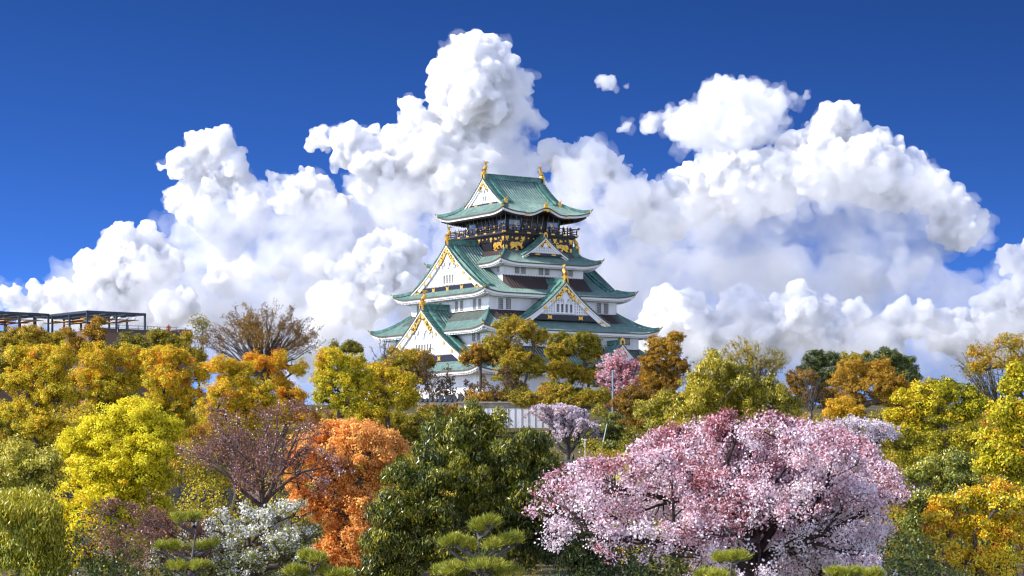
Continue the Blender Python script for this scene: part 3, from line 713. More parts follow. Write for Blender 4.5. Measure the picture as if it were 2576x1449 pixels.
    for i in o:
        p=cl[i]; B=A[fk:na]; dd=np.linalg.norm(B-p,axis=1)+.6*np.maximum(0,B[:,2]-p[2]); j=fk+int(dd.argmin()); s=A[j]; L=dd.min()
        mid=s+(p-s)*.55+np.array([0,0,.06*L])+rng.normal(size=3)*L*.06
        A[na]=mid; par.append(j); A[na+1]=p; par.append(na); na+=2
    par=np.array(par); cnt=np.zeros(na)
    isleaf=np.ones(na,bool); isleaf[par[1:]]=False; cnt[isleaf]=1
    for k in range(na-1,0,-1): cnt[par[k]]+=cnt[k]
    rt=max(.011,px*.16)
    rad=np.minimum(rt*np.maximum(1,cnt)**.47,max(.12,.021*Y**.0*(zc.max()+1)))*trunkw
    rad=np.maximum(rad,rt*.8)
    e=np.arange(1,na); BV,BF=tubes(A[par[e]],A[e],np.minimum(rad[par[e]],rad[e]*1.35),rad[e],5)
    return finish_tree(name,label,cat,root,S,(BV,BF),(V,Fq,tn),group)
def finish_tree(name,label,cat,root,S,br,lv,group):
    t=empty(name,tuple(root)); tag(t,label,cat,group)
    tr=bpy.data.objects.new('trunk',raw_mesh('trunk',br[0],br[1],[BARK[S['bark']]],smooth=True)); COL.objects.link(tr); tr.parent=t
    if lv is not None and len(lv[0]):
        cw=bpy.data.objects.new('crown',raw_mesh('crown',lv[0],lv[1],[S['m']],lv[2])); COL.objects.link(cw); cw.parent=t
    return t
def make_broom(name,label,cat,sp,Y,bx,by,dome,seed,n=50,twigs=14,spread=1.0,leaf=1.0,group=None,rr0=.72,tb=None,sag=.0,r0=.2,tw=1.0,leafzone=.6,tint=None,reach=(.22,.45),taper=1.1):
    """open, fan-branched tree: limbs run from the fork at (bx,by) to points on a dome (x,y,rx,ry)"""
    S=SP[sp]; rng=np.random.default_rng(seed); u=Y/F; px=u*2576/1024
    gx=(bx-CX)*u; gz=ground_z(gx,Y); root=np.array([gx,Y,gz]); f0=np.array([0,0,(HY-by)*u-gz])
    P0=[np.zeros(3)];P1=[f0];R0=[r0*1.3];R1=[r0]
    LP=[];LN=[]
    x,y,rx,ry=dome; cz=(HY-y)*u-gz; cx=(x-CX)*u-gx
    for i in range(n):
        th=rng.uniform(0,2*np.pi); h=rng.random(); el=math.asin(min(1,h*1.0)); rr=rng.uniform(rr0**2,1.0)**.5
        tgt=np.array([cx+rx*u*math.cos(th)*math.cos(el)*rr,rx*u*.8*math.sin(th)*math.cos(el)*rr,cz+ry*u*math.sin(el)*rr])
        L=np.linalg.norm(tgt-f0); c1=f0+(tgt-f0)*[reach[0],reach[0],reach[1]]*np.array(spread)+rng.normal(size=3)*.05*L
        m=9; pts=[]
        for k in range(m+1):
            t=k/m; pts.append((1-t)**2*f0+2*t*(1-t)*c1+t*t*tgt+rng.normal(size=3)*.012*L*(0<k<m)-np.array([0,0,sag*L*t*t]))
        rb=r0*rng.uniform(.35,.6)
        rl=[max(px*.16,rb*(1-k/m)**taper) for k in range(m+1)]
        for k in range(m): P0.append(pts[k]);P1.append(pts[k+1]);R0.append(rl[k]);R1.append(rl[k+1])
        d_end=unit(pts[-1]-pts[-2])
        for q in range(twigs):
            t=rng.uniform(.35,1.0); k=min(m-1,int(t*m)); s=pts[k]+(pts[k+1]-pts[k])*(t*m-k); d=unit(pts[k+1]-pts[k])
            dv=unit(d+rng.normal(size=3)*.45+np.array([0,0,.15])); tl=rng.uniform(.4,1.0)*tw*(.06*L+.5)
            e1=s+dv*tl*.5; dv2=unit(dv+rng.normal(size=3)*.3); e2=e1+dv2*tl*.5
            P0+= [s,e1];P1+=[e1,e2];R0+=[max(px*.15,.014),max(px*.12,.009)];R1+=[max(px*.12,.009),max(px*.09,.005)]
            for r_ in range(2):
                dv3=unit(dv+rng.normal(size=3)*.6); e3=e1+dv3*tl*.45; P0.append(e1);P1.append(e3);R0.append(max(px*.11,.008));R1.append(max(px*.08,.005))
                if t>leafzone: LP+=[e3]; LN+=[dv3]
            if t>leafzone: LP+=[e2,e1]; LN+=[dv2,dv]
    br=tubes(np.array(P0),np.array(P1),np.array(R0),np.array(R1),4)
    LP=np.array(LP);LN=np.array(LN); l=max(S['l'],px*1.6); w=max(S['w'],px*1.1)
    nl=max(1,int(leaf*5)); Pq=(LP[:,None]+rng.normal(size=(len(LP),nl,3))*S['cr']*.42).reshape(-1,3); Nn=np.repeat(LN,nl,0)
    keep=rng.random(len(Pq))<min(1,leaf); Pq,Nn=Pq[keep],Nn[keep]
    lv=leaves(Pq,Nn,rng,l,w,S['droop'],np.clip(rng.normal(.5 if tint is None else tint,.22,len(Pq))+(0 if tb is None else tb*((Pq[:,2]-f0[2])/(ry*u)-.5))+wob(Pq,rng,.5)*.35,0,1))
    return finish_tree(name,label,cat,root,S,br,lv,group)
PINE=leaf_mat('pine needles',[(0,(.09,.11,.014)),(.5,(.34,.36,.035)),(1,(.58,.54,.07))],.2,.45,.4)
def make_pine(label,Y,bx,pads,seed,group):
    """cloud-pruned pine: pads (x,y,rx,ry) of upright needle tufts on level branches"""
    rng=np.random.default_rng(seed); u=Y/F; gx=(bx-CX)*u; gz=ground_z(gx,Y); root=np.array([gx,Y,gz])
    t=empty('pine_tree',tuple(root)); tag(t,label,'pine tree',group)
    P0=[];P1=[];R0=[];R1=[]
    top=max((HY-p[1])*u-gz for p in pads)
    tr=[np.array([0,0,0.])]
    for k in range(1,9): tr.append(np.array([rng.normal()*.08,rng.normal()*.08,top*k/8*.985]))
    for k in range(8): P0.append(tr[k]);P1.append(tr[k+1]);R0.append(.13*(1-k/9)+.02);R1.append(.13*(1-(k+1)/9)+.02)
    P2=[]
    for (x,y,rx,ry) in pads:      # every pad is a few overlapping mounds
        k=max(2,int(rx/15))
        for q in range(k):
            f=(q+.5)/k*2-1; P2.append((x+f*rx*.72+rng.normal()*3,y+abs(f)*ry*.35+rng.normal()*ry*.22,rx*rng.uniform(.30,.45),ry*rng.uniform(.65,.95)))
    for (x,y,rx,ry) in P2:
        c=np.array([(x-CX)*u-gx,rng.uniform(-.5,.5),(HY-y)*u-gz]); a=np.array([rx*u,rx*u*.85,ry*u])
        s=np.array([0,0,c[2]-a[2]*1.6-abs(c[0])*.35]); pts=[s,s+(c-s)*[.6,.6,.3],c-np.array([0,0,a[2]*.9])]
        for k in range(2): P0.append(pts[k]);P1.append(pts[k+1]);R0.append(.065-.015*k);R1.append(.05-.012*k)
        V=[];n=int(26+a[0]*a[1]*190)
        ang=rng.uniform(0,2*np.pi,n); rr=np.sqrt(rng.random(n)); q=np.stack([np.cos(ang)*rr,np.sin(ang)*rr,np.sqrt(np.maximum(0,1-rr**2))*rng.uniform(.1,1,n)-.45],1)
        q*=(1+wob(q*2.2,rng,1.3)*.7)[:,None]; tp=c+q*a
        for k in range(0,n,3):
            b=c-np.array([0,0,a[2]*.8])+np.array([q[k,0]*a[0]*.55,q[k,1]*a[1]*.55,0]); P0+= [pts[2],b];P1+=[b,tp[k]];R0+=[.03,.016];R1+=[.018,.01]
        m=26; d=rng.normal(size=(n,m,3)); d[...,2]=np.abs(d[...,2])*.9+.55; d=unit(d+np.stack([np.cos(ang)*rr,np.sin(ang)*rr,0*rr],1)[:,None]*.5)
        L=rng.uniform(.14,.26,(n,m,1)); e0=np.repeat(tp[:,None],m,1)+rng.normal(size=(n,m,3))*.03; sd_=unit(np.cross(d,rng.normal(size=(n,m,3))))*.008
        V=np.stack([e0-sd_,e0+sd_,e0+d*L+sd_*.4,e0+d*L-sd_*.4],2).reshape(-1,3)
        tn=np.clip(rng.normal(.55,.2,(n,1))+rng.normal(0,.15,(n,m)),0,1).ravel()
        o=bpy.data.objects.new('needle_pad',raw_mesh('needle_pad',V,np.arange(len(V)).reshape(-1,4),[PINE],tn)); COL.objects.link(o); o.parent=t
    V,Fq=tubes(np.array(P0),np.array(P1),np.array(R0),np.array(R1),6)
    o=bpy.data.objects.new('trunk',raw_mesh('trunk',V,Fq,[BARK['grey']],smooth=True)); COL.objects.link(o); o.parent=t
    return t

def make_undergrowth(name,label_,Y0,Y1,xs,ytop,sp,seed,step=1.5,h=(1.2,2.6)):
    S=SP[sp]; rng=np.random.default_rng(seed); V=[];T=[]
    Ps=[];Ns=[];Ts=[]
    Y=Y0
    while Y<Y1:
        u=Y/F
        for xa,xb in xs:
            x=(xa-CX)*u
            while x<(xb-CX)*u:
                yy=Y+rng.uniform(-.8,.8); xx=x+rng.uniform(-.7,.7); z0=ground_z(xx,yy)
                zt=(HY-ytop)*u+rng.normal()*1.0; a=np.array([rng.uniform(1.0,1.9),1.3,rng.uniform(*h)]); c=np.array([xx,yy,max(zt-a[2],z0+.3)])
                n=int(420); d=unit(rng.normal(size=(n,3))); d[:,2]=np.abs(d[:,2])*1.0-.25
                Ps.append(c+d*a*rng.uniform(.6,1.05,(n,1))); Ns.append(d); Ts.append(np.clip(rng.normal(.5,.2)+rng.normal(0,.18,n),0,1)); x+=step*rng.uniform(.8,1.5)
        Y+=step*2.2
    P_=np.concatenate(Ps);N_=np.concatenate(Ns);T_2=np.concatenate(Ts); px=Y0/F*2576/1024
    v=leaves(P_,N_,rng,max(S['l'],px*1.7)*1.25,max(S['w'],px*1.2)*1.25,S['droop'],T_2)
    o=bpy.data.objects.new(name,raw_mesh(name,v[0],v[1],[S['m']],v[2])); COL.objects.link(o); o['kind']='stuff'
    return o

def make_spread(name,label,cat,sp,Y,bx,by,dome,seed,n0=7,dens=1.0,r0=.22,tint=.5,tb=0.0,el=(12,70),lv=(10,8,5),group=None,blossom=14,fan=1.0,loose=.28,tv=.10,rag=.22):
    """spreading tree of wandering limbs, side branches and twigs, with blossom along the outer wood"""
    S=SP[sp]; rng=np.random.default_rng(seed); u=Y/F; px=u*2576/1024
    gx=(bx-CX)*u; gz=ground_z(gx,Y); root=np.array([gx,Y,gz]); f0=np.array([0,0,(HY-by)*u-gz])
    x,y,rx,ry=dome; cen=np.array([(x-CX)*u-gx,0,(HY-y)*u-gz]); ax=np.array([rx*u,rx*u*.7,ry*u])
    P0=[np.zeros(3),f0*.5+rng.normal(size=3)*[.15,.15,0]];P1=[P0[1],f0];R0=[r0*1.25,r0*1.1];R1=[r0*1.1,r0]
    BP=[];BD=[];BT=[]
    ks=rng.normal(size=(4,3))*3.2; ph=rng.uniform(0,6.28,4)
    def inside(p):
        q=(p-cen)/ax; r2=(q*q).sum(); d=q/max(1e-6,r2**.5)
        return r2/(1.0+rag*math.sin(ks[0]@d+ph[0])*.5+rag*math.sin(ks[1]@d*1.6+ph[1])*.5)**2
    def grow(p,d,L,r,lvl,tn):
        m=max(3,int(L/(.55 if lvl<2 else .22))); st=L/m; pts=[p]; ds=[]
        for k in range(m):
            d=unit(d+rng.normal(size=3)*(.20 if lvl<2 else .26)+np.array([0,0,.05 if lvl<1 else .03]))
            q=pts[-1]+d*st
            if inside(q)>1.0 and q[2]>cen[2]-ax[2]:
                d=unit(d*.5+unit((cen-q)/ax)*.35); q=pts[-1]+d*st*.7
                if inside(q)>1.12: break
            pts.append(q); ds.append(d)
        m=len(pts)-1
        if m<1: return
        rmin=max(px*.13,.007)
        for k in range(m):
            P0.append(pts[k]);P1.append(pts[k+1]);R0.append(max(rmin,r*(1-.75*k/m)));R1.append(max(rmin*.8,r*(1-.75*(k+1)/m)))
        if lvl>=2:
            nb=max(1,int(L*blossom*(1.0 if lvl==2 else 2.0)*dens))
            for q in range(nb):
                f=rng.uniform(.15,1.0)*m; k=min(m-1,int(f)); BP.append(pts[k]+(pts[k+1]-pts[k])*(f-k)); BD.append(ds[k]); BT.append(tn)
        if lvl<3:
            nc=lv[lvl]
            for q in range(nc):
                f=(.22+.78*(q+rng.random())/nc)*m; k=min(m-1,int(f)); s=pts[k]+(pts[k+1]-pts[k])*(f-k)
                o=unit(np.cross(ds[k],rng.normal(size=3))); a=R(rng.uniform(28,62)); dd=unit(ds[k]*math.cos(a)+o*math.sin(a)+np.array([0,0,.18]))
                grow(s,dd,L*rng.uniform(.36,.62)*(1-.4*f/m)*(1.0 if lvl else 1.15),r*(1-.75*f/m)*rng.uniform(.45,.65),lvl+1,tn+rng.normal()*tv)
    for i in range(n0):
        az=2*math.pi*(i+rng.uniform(-.3,.3))/n0; e=R(rng.uniform(*el))
        d=np.array([math.cos(az)*math.cos(e)*fan,math.sin(az)*math.cos(e)*.75,math.sin(e)]); d=unit(d)
        t_=1.0
        L=1.0
        while inside(f0+d*L)<.92 and L<40: L+=.25
        grow(f0.copy(),unit(d+np.array([0,0,.25])),L*1.05,r0*rng.uniform(.5,.75),0,tint+rng.normal()*.08)
    br=tubes(np.array(P0),np.array(P1),np.array(R0),np.array(R1),5)
    BP=np.array(BP);BD=np.array(BD);BT=np.array(BT); l=max(S['l'],px*1.5); w=max(S['w'],px*1.2); nl=4
    Pq=(BP[:,None]+rng.normal(size=(len(BP),nl,3))*S['cr']*loose).reshape(-1,3); Nn=(np.repeat(BD,nl,0)*.3+rng.normal(size=Pq.shape)*.7)
    zz=(Pq[:,2]-cen[2])/ax[2]
    tn=np.clip(np.repeat(BT,nl)+tb*(zz-.35)+wob(Pq,rng,1.1)*.2+rng.normal(0,.2,len(Pq)),0,1)
    return finish_tree(name,label,cat,root,S,br,leaves(Pq,Nn,rng,l,w,S['droop'],tn),group)
# ------------------------------------------------------------------ the trees, far to near
def T_(name,label,sp,Y,bx,lobes,seed,**k): return make_tree(name,label,k.pop('cat','tree'),sp,Y,bx,lobes,seed,**k)
# in front of the tower
T_('camphor_tree','tall gold-leaved tree rising in front of the tower centre, overlapping its lowest eave','olive',312,1292,[(1290,832,58,34),(1248,872,40,30),(1345,850,36,30),(1305,905,55,35),(1345,930,40,30),(1270,945,38,28),(1300,990,40,26)],11,tb=(.05,.15),fork=985)
T_('camphor_tree','broad olive-gold tree under the big right gable of the tower','olive',318,1440,[(1440,868,62,32),(1400,890,40,30),(1490,892,36,34),(1425,938,52,36),(1480,950,45,35),(1400,985,40,30),(1450,1000,50,30)],12,tb=(-.08,.1))
T_('camphor_tree','small umbrella-shaped russet tree beside the left gable foot','brown',316,1205,[(1215,886,46,26),(1190,905,32,22),(1245,905,28,24)],13,fork=960)
T_('camphor_tree','low gold-brown tree covering the left gable window','olive',322,1040,[(1010,912,44,30),(1050,905,36,26),(985,930,36,26),(1075,915,20,16),(1020,945,50,24)],14,tb=(.1,.1),grow=1.15)
T_('cherry_tree','upright rose-red and pink cherry behind the tall grey pole','redcherry',296,1560,[(1548,915,38,34),(1580,930,28,30),(1535,955,34,32),(1570,975,40,36),(1545,1005,36,30)],15,fork=1030,tb=(-.15,.45))
T_('oak_tree','russet-brown tree right of the tower, against the clouds','brown',330,1680,[(1665,885,52,38),(1700,850,22,18),(1640,915,40,34),(1700,925,40,34),(1660,960,60,36),(1620,975,40,34)],16,tb=(.0,.15))
make_spread('bare_tree','bare grey tree left of two below the large left gable','tree','bare',318,1085,1035,(1085,965,75,85),17,n0=6,r0=.16,lv=(6,5,3),el=(25,80),blossom=.12)
make_spread('bare_tree','bare grey tree right of two below the large left gable','tree','bare',322,1160,1035,(1165,970,65,80),18,n0=6,r0=.16,lv=(6,5,3),el=(25,80),blossom=.12)
make_spread('bare_tree','leafless brown tree among shrubs below the tower centre, over the white panel fence','tree','bare',300,1265,1040,(1260,985,60,60),118,n0=6,r0=.15,lv=(6,5,3),el=(20,80),blossom=.2)
make_broom('bare_tree','thin leafless tree against the sky at the tower left eave','tree','bare',310,965,940,(965,905,40,80),19,n=14,twigs=10,leaf=.03,r0=.16)
make_broom('bare_tree','bare brown tree beside the pink cherry right of centre','tree','bare',262,2040,1040,(2040,1000,40,85),20,n=20,twigs=12,leaf=.15,r0=.18)
# skyline on the left
T_('camphor_tree','dark olive-gold tree at the left edge, hiding part of the terrace roof','olive',255,80,[(60,850,66,40),(120,860,44,34),(20,868,50,42),(90,905,70,40),(10,920,50,40),(150,900,40,36)],21,tb=(.0,.1))
T_('camphor_tree','small gold-brown tree in front of the brick terrace wall','olive',262,330,[(328,862,34,26),(300,885,34,26),(360,880,30,24),(330,905,40,26)],22,tb=(.05,.1))
T_('ivy_shrub','rust-coloured climber hanging over the brick terrace corner','brown',266,240,[(225,835,22,20),(245,812,18,16),(205,865,26,22),(170,840,22,18),(250,850,20,24),(195,890,34,24)],23,cat='shrub',tb=(.2,.1))
T_('oak_tree','small yellow-olive tree at the right end of the brick wall','olive',250,430,[(400,855,24,20),(425,865,28,24),(450,880,26,22),(420,890,34,22),(468,850,16,18)],24,tb=(.1,.1),grow=1.25)
make_spread('oak_tree','slender open tree with small leaf pads left of the fan-shaped tree','tree','olive',235,500,915,(478,855,62,62),25,n0=7,r0=.16,tint=.5,lv=(7,5,4),el=(20,80),blossom=3.2,rag=.5,loose=.7)
make_broom('zelkova_tree','large fan-shaped brown tree, nearly leafless, left of the tower','tree','zelk',225,660,965,(660,868,158,106),26,n=85,twigs=16,leaf=1.0,r0=.32,spread=1.0,leafzone=.74)
T_('oak_tree','dark flat-topped tree behind the yellow tree left of the tower','olive',330,870,[(868,876,36,15),(895,882,20,10),(845,885,24,12),(905,912,12,16)],27,tb=(-.2,.0),fork=910)
# left grove
T_('camphor_tree','gold tree with orange tips at the far left, below the terrace roof','gold',175,80,[(70,905,56,40),(140,900,54,38),(100,960,70,45),(30,965,45,40),(60,1040,70,45),(150,1000,55,42),(110,1080,60,40)],31,fork=1085)
T_('camphor_tree','gold tree with a dark forked trunk above the bright yellow tree','gold',182,245,[(255,905,54,38),(330,905,54,40),(215,955,48,40),(290,965,70,44),(360,960,44,40),(250,1020,60,42),(330,1030,50,36)],32,fork=1010)
T_('camphor_tree','gold tree with red-orange crown top, beside the fan-shaped tree','gold',172,420,[(400,900,46,34),(450,905,46,36),(490,945,38,40),(420,965,60,44),(480,1010,46,40),(380,1020,50,40),(430,1060,60,40)],33,tb=(-.02,.18),fork=1040)
T_('maple_tree','amber-gold tree at the foot of the fan-shaped tree','gold',166,585,[(560,925,36,26),(605,930,36,28),(575,985,62,36),(600,960,50,34),(640,1000,56,40),(540,1030,55,40),(610,1055,60,40)],34,tb=(.12,.2))
T_('maple_tree','amber-gold tree with dark branches left of the yellow tree','gold',170,700,[(650,915,34,24),(705,912,40,30),(745,925,30,30),(690,965,42,34),(730,1000,40,34),(680,1040,60,36),(760,1050,50,34)],35,tb=(.2,.1))
T_('camphor_tree','rounded yellow tree rising left of the large left gable','yellow',158,855,[(838,905,42,30),(885,920,38,30),(808,945,34,36),(860,965,54,40),(910,960,36,36),(830,1005,46,34),(885,1015,40,30)],36,fork=1035,tb=(.0,.25))
T_('camphor_tree','yellow-gold tree spreading below the left eaves of the tower','gold',165,975,[(960,945,46,34),(1010,962,36,34),(925,985,40,34),(985,1005,60,38),(1030,1000,26,30),(935,1040,50,34)],37,tb=(-.05,.1),fork=1050)
T_('oak_tree','dim olive tree in the dip behind the orange tree','olive',205,960,[(860,1060,50,34),(930,1065,60,34),(1000,1070,60,34),(1060,1060,40,34),(960,1110,90,40)],38,tb=(-.15,.2))
T_('oak_tree','shaded olive tree behind the reddish bare cherry','olive',190,620,[(520,1090,60,40),(600,1100,70,40),(690,1100,60,40),(760,1095,50,36),(640,1150,100,50)],39,tb=(-.05,.2))
T_('oak_tree','shaded olive tree low at the far left edge','olive',190,40,[(20,1060,60,50),(60,1110,70,50),(140,1110,60,50),(10,1140,60,50)],40,tb=(.05,.2))
# centre middle distance
make_spread('cherry_tree','pale pink spreading cherry by the stone wall, with a crooked trunk','tree','palecherry',252,1430,1140,(1405,1100,135,85),41,n0=9,r0=.30,tint=.55,lv=(8,6,4),el=(0,75),blossom=4.5)
T_('laurel_bush','rounded dull-green bush right of the white post','bluegreen',256,1540,[(1545,1075,36,36),(1520,1105,34,30),(1570,1105,34,34),(1545,1135,44,30)],42,cat='bush',tb=(-.25,.2))
T_('undergrowth_shrub','olive shrubs on the bank above the beige coping','olive',285,1380,[(1340,1005,60,24),(1420,1008,60,30),(1500,1005,50,30),(1380,985,40,24)],43,cat='shrub',dens=.7)
T_('undergrowth_shrub','russet shrubs beneath the tower between bare trunks','brown',300,1230,[(1200,1005,40,18),(1110,1035,60,20),(1245,1000,30,20)],44,cat='shrub',dens=.7,tb=(-.1,.1))
T_('undergrowth_shrub','brown hillside scrub below the russet tree right of the pole','brown',250,1640,[(1600,1010,60,40),(1680,1010,70,40),(1640,1060,90,44)],45,cat='shrub',tb=(-.25,.1))
# right skyline
make_broom('oak_tree','open yellowish tree with bare twigs against the right clouds','tree','olive',255,1900,985,(1890,930,110,80),51,n=46,twigs=14,leaf=.8,r0=.2,leafzone=.6)
T_('evergreen_tree','small dark green tree left of the round orange tree','green',300,2070,[(2055,905,32,26),(2090,915,34,28),(2035,930,28,30),(2075,955,50,36)],52,tb=(-.05,.25))
T_('evergreen_tree','dark green tree highest on the right, behind the orange tree','green',300,2260,[(2235,902,40,28),(2275,925,38,32),(2205,915,34,28),(2300,955,26,26),(2250,960,60,34)],53,tb=(-.05,.2))
T_('oak_tree','small ochre tree peeking between the two dark green trees','olive',315,2150,[(2135,905,32,16),(2170,900,28,14)],54)
T_('maple_tree','round orange-brown tree on the right skyline','brown',238,2185,[(2150,935,46,34),(2205,930,50,34),(2240,965,38,34),(2120,960,34,30),(2185,970,60,36),(2150,1005,50,28),(2230,1005,40,28)],55,tb=(.12,.2))
T_('maple_tree','small orange bush-like tree behind the white cherry top','amber',205,2130,[(2120,1020,34,26),(2150,1035,30,24),(2100,1045,30,22)],56,tb=(-.1,0))
T_('oak_tree','dim brown scrub tree filling the dip on the right','brown',270,2060,[(2020,960,46,36),(2000,1000,46,36),(2080,1000,50,36),(2270,1010,60,40),(2350,1000,60,44)],57,tb=(-.25,.1),dens=.8)
make_broom('elm_tree','tall thin-branched olive tree at the upper right edge','tree','olive',165,2520,1090,(2510,950,110,105),58,n=50,twigs=14,leaf=.45,r0=.2,leafzone=.5)
T_('oak_tree','yellow-olive feathery crown at the right edge of the sky','olive',160,2560,[(2470,888,40,24),(2550,868,50,34),(2510,915,50,30),(2580,920,40,40),(2450,930,26,24)],59,dens=.35,tb=(.2,.1))
T_('camphor_tree','leafy olive-orange branch tree at the right frame edge','yellow',118,2590,[(2560,935,36,26),(2585,960,40,36),(2545,975,28,22)],60,tb=(-.15,.2))
# nearer, right
T_('chinquapin_tree','large cone-shaped evergreen with yellow leaf tips right of the pole','everyel',138,1830,[(1800,925,44,36),(1765,970,52,40),(1850,965,56,44),(1930,990,60,40),(1715,1020,70,46),(1810,1020,80,50),(1910,1040,84,46),(1985,1035,40,44),(1690,1070,70,40),(1800,1085,90,46),(1640,1045,36,36),(1930,1090,60,40)],61,tb=(.0,.22))
T_('podocarpus_tree','layered yellow-green tree with flat leaf pads at right','yellow',122,2390,[(2355,975,62,22),(2410,990,54,24),(2300,1000,44,22),(2450,1020,36,22),(2340,1025,60,24),(2270,1045,50,20),(2400,1050,60,24),(2300,1080,60,24),(2280,1100,44,18)],62,cscale=.85,tb=(-.22,.15),fork=1060)
T_('oak_tree','ochre-tinged tree below the layered tree at right','gold',112,2370,[(2290,1120,56,36),(2370,1115,64,36),(2440,1110,50,36),(2330,1165,70,40),(2430,1165,60,40)],63,tb=(-.2,.0))
T_('oak_tree','soft green tree between the pink cherry and the right edge','bluegreen',104,2390,[(2340,1195,60,44),(2420,1190,60,44),(2300,1245,56,44),(2380,1260,70,50),(2450,1250,40,50),(2330,1320,60,50)],64)
T_('camphor_tree','near yellow-green tree on the right edge with a thick gnarled branch','yellow',84,2590,[(2530,1045,40,34),(2570,1095,50,40),(2500,1120,40,36),(2550,1160,54,40),(2585,1210,44,44),(2490,1170,34,30)],65,tb=(.05,.0),fork=1230,trunkw=1.4)
T_('photinia_tree','bright yellow and orange-tipped tree in the bottom right corner','photinia',76,2470,[(2385,1290,46,40),(2450,1262,50,36),(2530,1262,56,40),(2370,1345,46,40),(2450,1330,66,44),(2545,1340,60,50),(2420,1405,60,40),(2510,1410,66,44)],66,fork=1440,tb=(.05,.05),dens=.9)
# nearer, left and centre
T_('maple_tree','bright yellow tree, largest and brightest at lower left','lime',108,300,[(330,1040,58,36),(265,1075,52,36),(395,1080,46,40),(205,1125,54,40),(320,1110,66,42),(400,1130,46,40),(250,1180,72,44),(350,1190,64,44),(185,1220,52,40),(270,1250,70,46),(400,1200,40,40),(165,1300,46,42),(240,1320,64,44),(330,1290,60,44),(150,1375,36,36),(220,1395,60,44),(310,1370,60,44),(390,1300,50,44)],71,fork=1230,grow=1.1)
T_('maple_tree','orange-leaved tree left of the big dark evergreen','orange',96,860,[(850,1098,56,34),(910,1095,50,32),(965,1105,46,30),(780,1125,52,38),(840,1150,66,42),(920,1150,60,40),(995,1130,26,26),(745,1175,44,40),(800,1210,60,44),(880,1215,60,46),(950,1200,46,40),(770,1265,44,40),(850,1290,60,46),(910,1290,46,46),(870,1360,60,44),(830,1410,56,40),(900,1415,50,36)],72,fork=1330,grow=1.08)
T_('chinquapin_tree','big dark evergreen with glossy drooping leaves at bottom centre','ever',86,1190,[(1185,1062,52,46),(1235,1085,56,46),(1130,1095,56,46),(1200,1130,90,60),(1095,1145,60,52),(1290,1130,60,50),(1340,1120,34,40),(1150,1200,110,70),(1270,1190,90,64),(1365,1190,44,56),(1040,1215,70,60),(1000,1290,66,60),(1110,1290,100,70),(1230,1280,110,76),(1350,1270,80,70),(975,1370,60,60),(1080,1380,100,70),(1220,1390,110,76),(1350,1370,90,76),(1420,1330,46,60),(960,1440,70,50)],73,tb=(-.02,.25),grow=.93,cscale=.9)
T_('oak_tree','silvery-green leafy tree at the left edge above the weeping tree','bluegreen',94,60,[(40,1150,56,40),(100,1165,46,40),(30,1205,60,44),(105,1215,50,40),(60,1240,60,40)],74,tb=(.2,.25))
T_('weeping_tree','dark drooping green tree in the bottom left corner','weep',82,60,[(30,1285,60,56),(95,1300,48,50),(60,1350,70,60),(110,1370,46,56),(25,1400,60,60),(95,1430,60,50)],75,tb=(.08,.2))
T_('pear_tree','white-blossomed tree with green leaves at lower left centre','white',79,600,[(560,1330,60,40),(640,1315,56,38),(700,1300,52,36),(755,1290,34,30),(500,1370,60,42),(590,1390,80,46),(680,1370,70,46),(750,1365,46,46),(440,1405,56,40),(530,1430,80,40),(650,1430,90,40),(750,1425,56,40)],76,fork=1430,grow=1.15,tb=(-.02,.0),dens=.85)
make_spread('cherry_tree','sparse reddish cherry with dark leaning trunk left of the orange tree','tree','redbud',91,660,1275,(640,1190,220,190),77,n0=9,r0=.17,tint=.42,lv=(9,6,4),el=(10,75),blossom=1.3)
make_spread('cherry_tree','low reddish twiggy cherry below the bright yellow tree','tree','redbud',78,480,1430,(370,1400,190,150),78,n0=8,r0=.12,tint=.36,lv=(8,6,4),el=(5,60),blossom=.6)
T_('forsythia_bush','bright yellow bush glimpsed behind the left part of the pink cherry','lime',104,1600,[(1570,1175,36,24),(1625,1165,36,22),(1600,1205,46,26),(1545,1330,34,36)],79,cat='bush')
T_('cherry_tree','white-pink cherry top rising behind the large pink cherry','palecherry',112,2130,[(2060,1085,40,26),(2120,1078,46,28),(2180,1082,44,28),(2090,1110,60,36),(2170,1115,60,36),(2225,1095,30,26),(2030,1100,30,26)],80,dens=1.0,tb=(.1,.1))
make_spread('cherry_tree','large pink cherry in full bloom filling the lower right, rosy towards its top','tree','cherry',73,1880,1435,(1855,1360,520,285),81,n0=20,r0=.26,tint=.62,tb=-.30,lv=(9,7,5),el=(0,52),blossom=8,loose=.5,tv=.11,rag=.38)
make_spread('cherry_tree','paler whitish-pink cherry low behind the large pink cherry','tree','cherry',80,1990,1500,(1900,1440,430,150),83,n0=16,r0=.2,tint=.78,tb=-.2,lv=(8,7,5),el=(5,70),blossom=8,loose=.5,tv=.12,rag=.3)
T_('evergreen_bush','dark green bush filling the gap between the big evergreen and the pink cherry','ever',96,1480,[(1470,1290,50,46),(1510,1350,60,60),(1450,1370,50,60),(1500,1430,70,50)],82,cat='bush',tb=(-.2,.1))
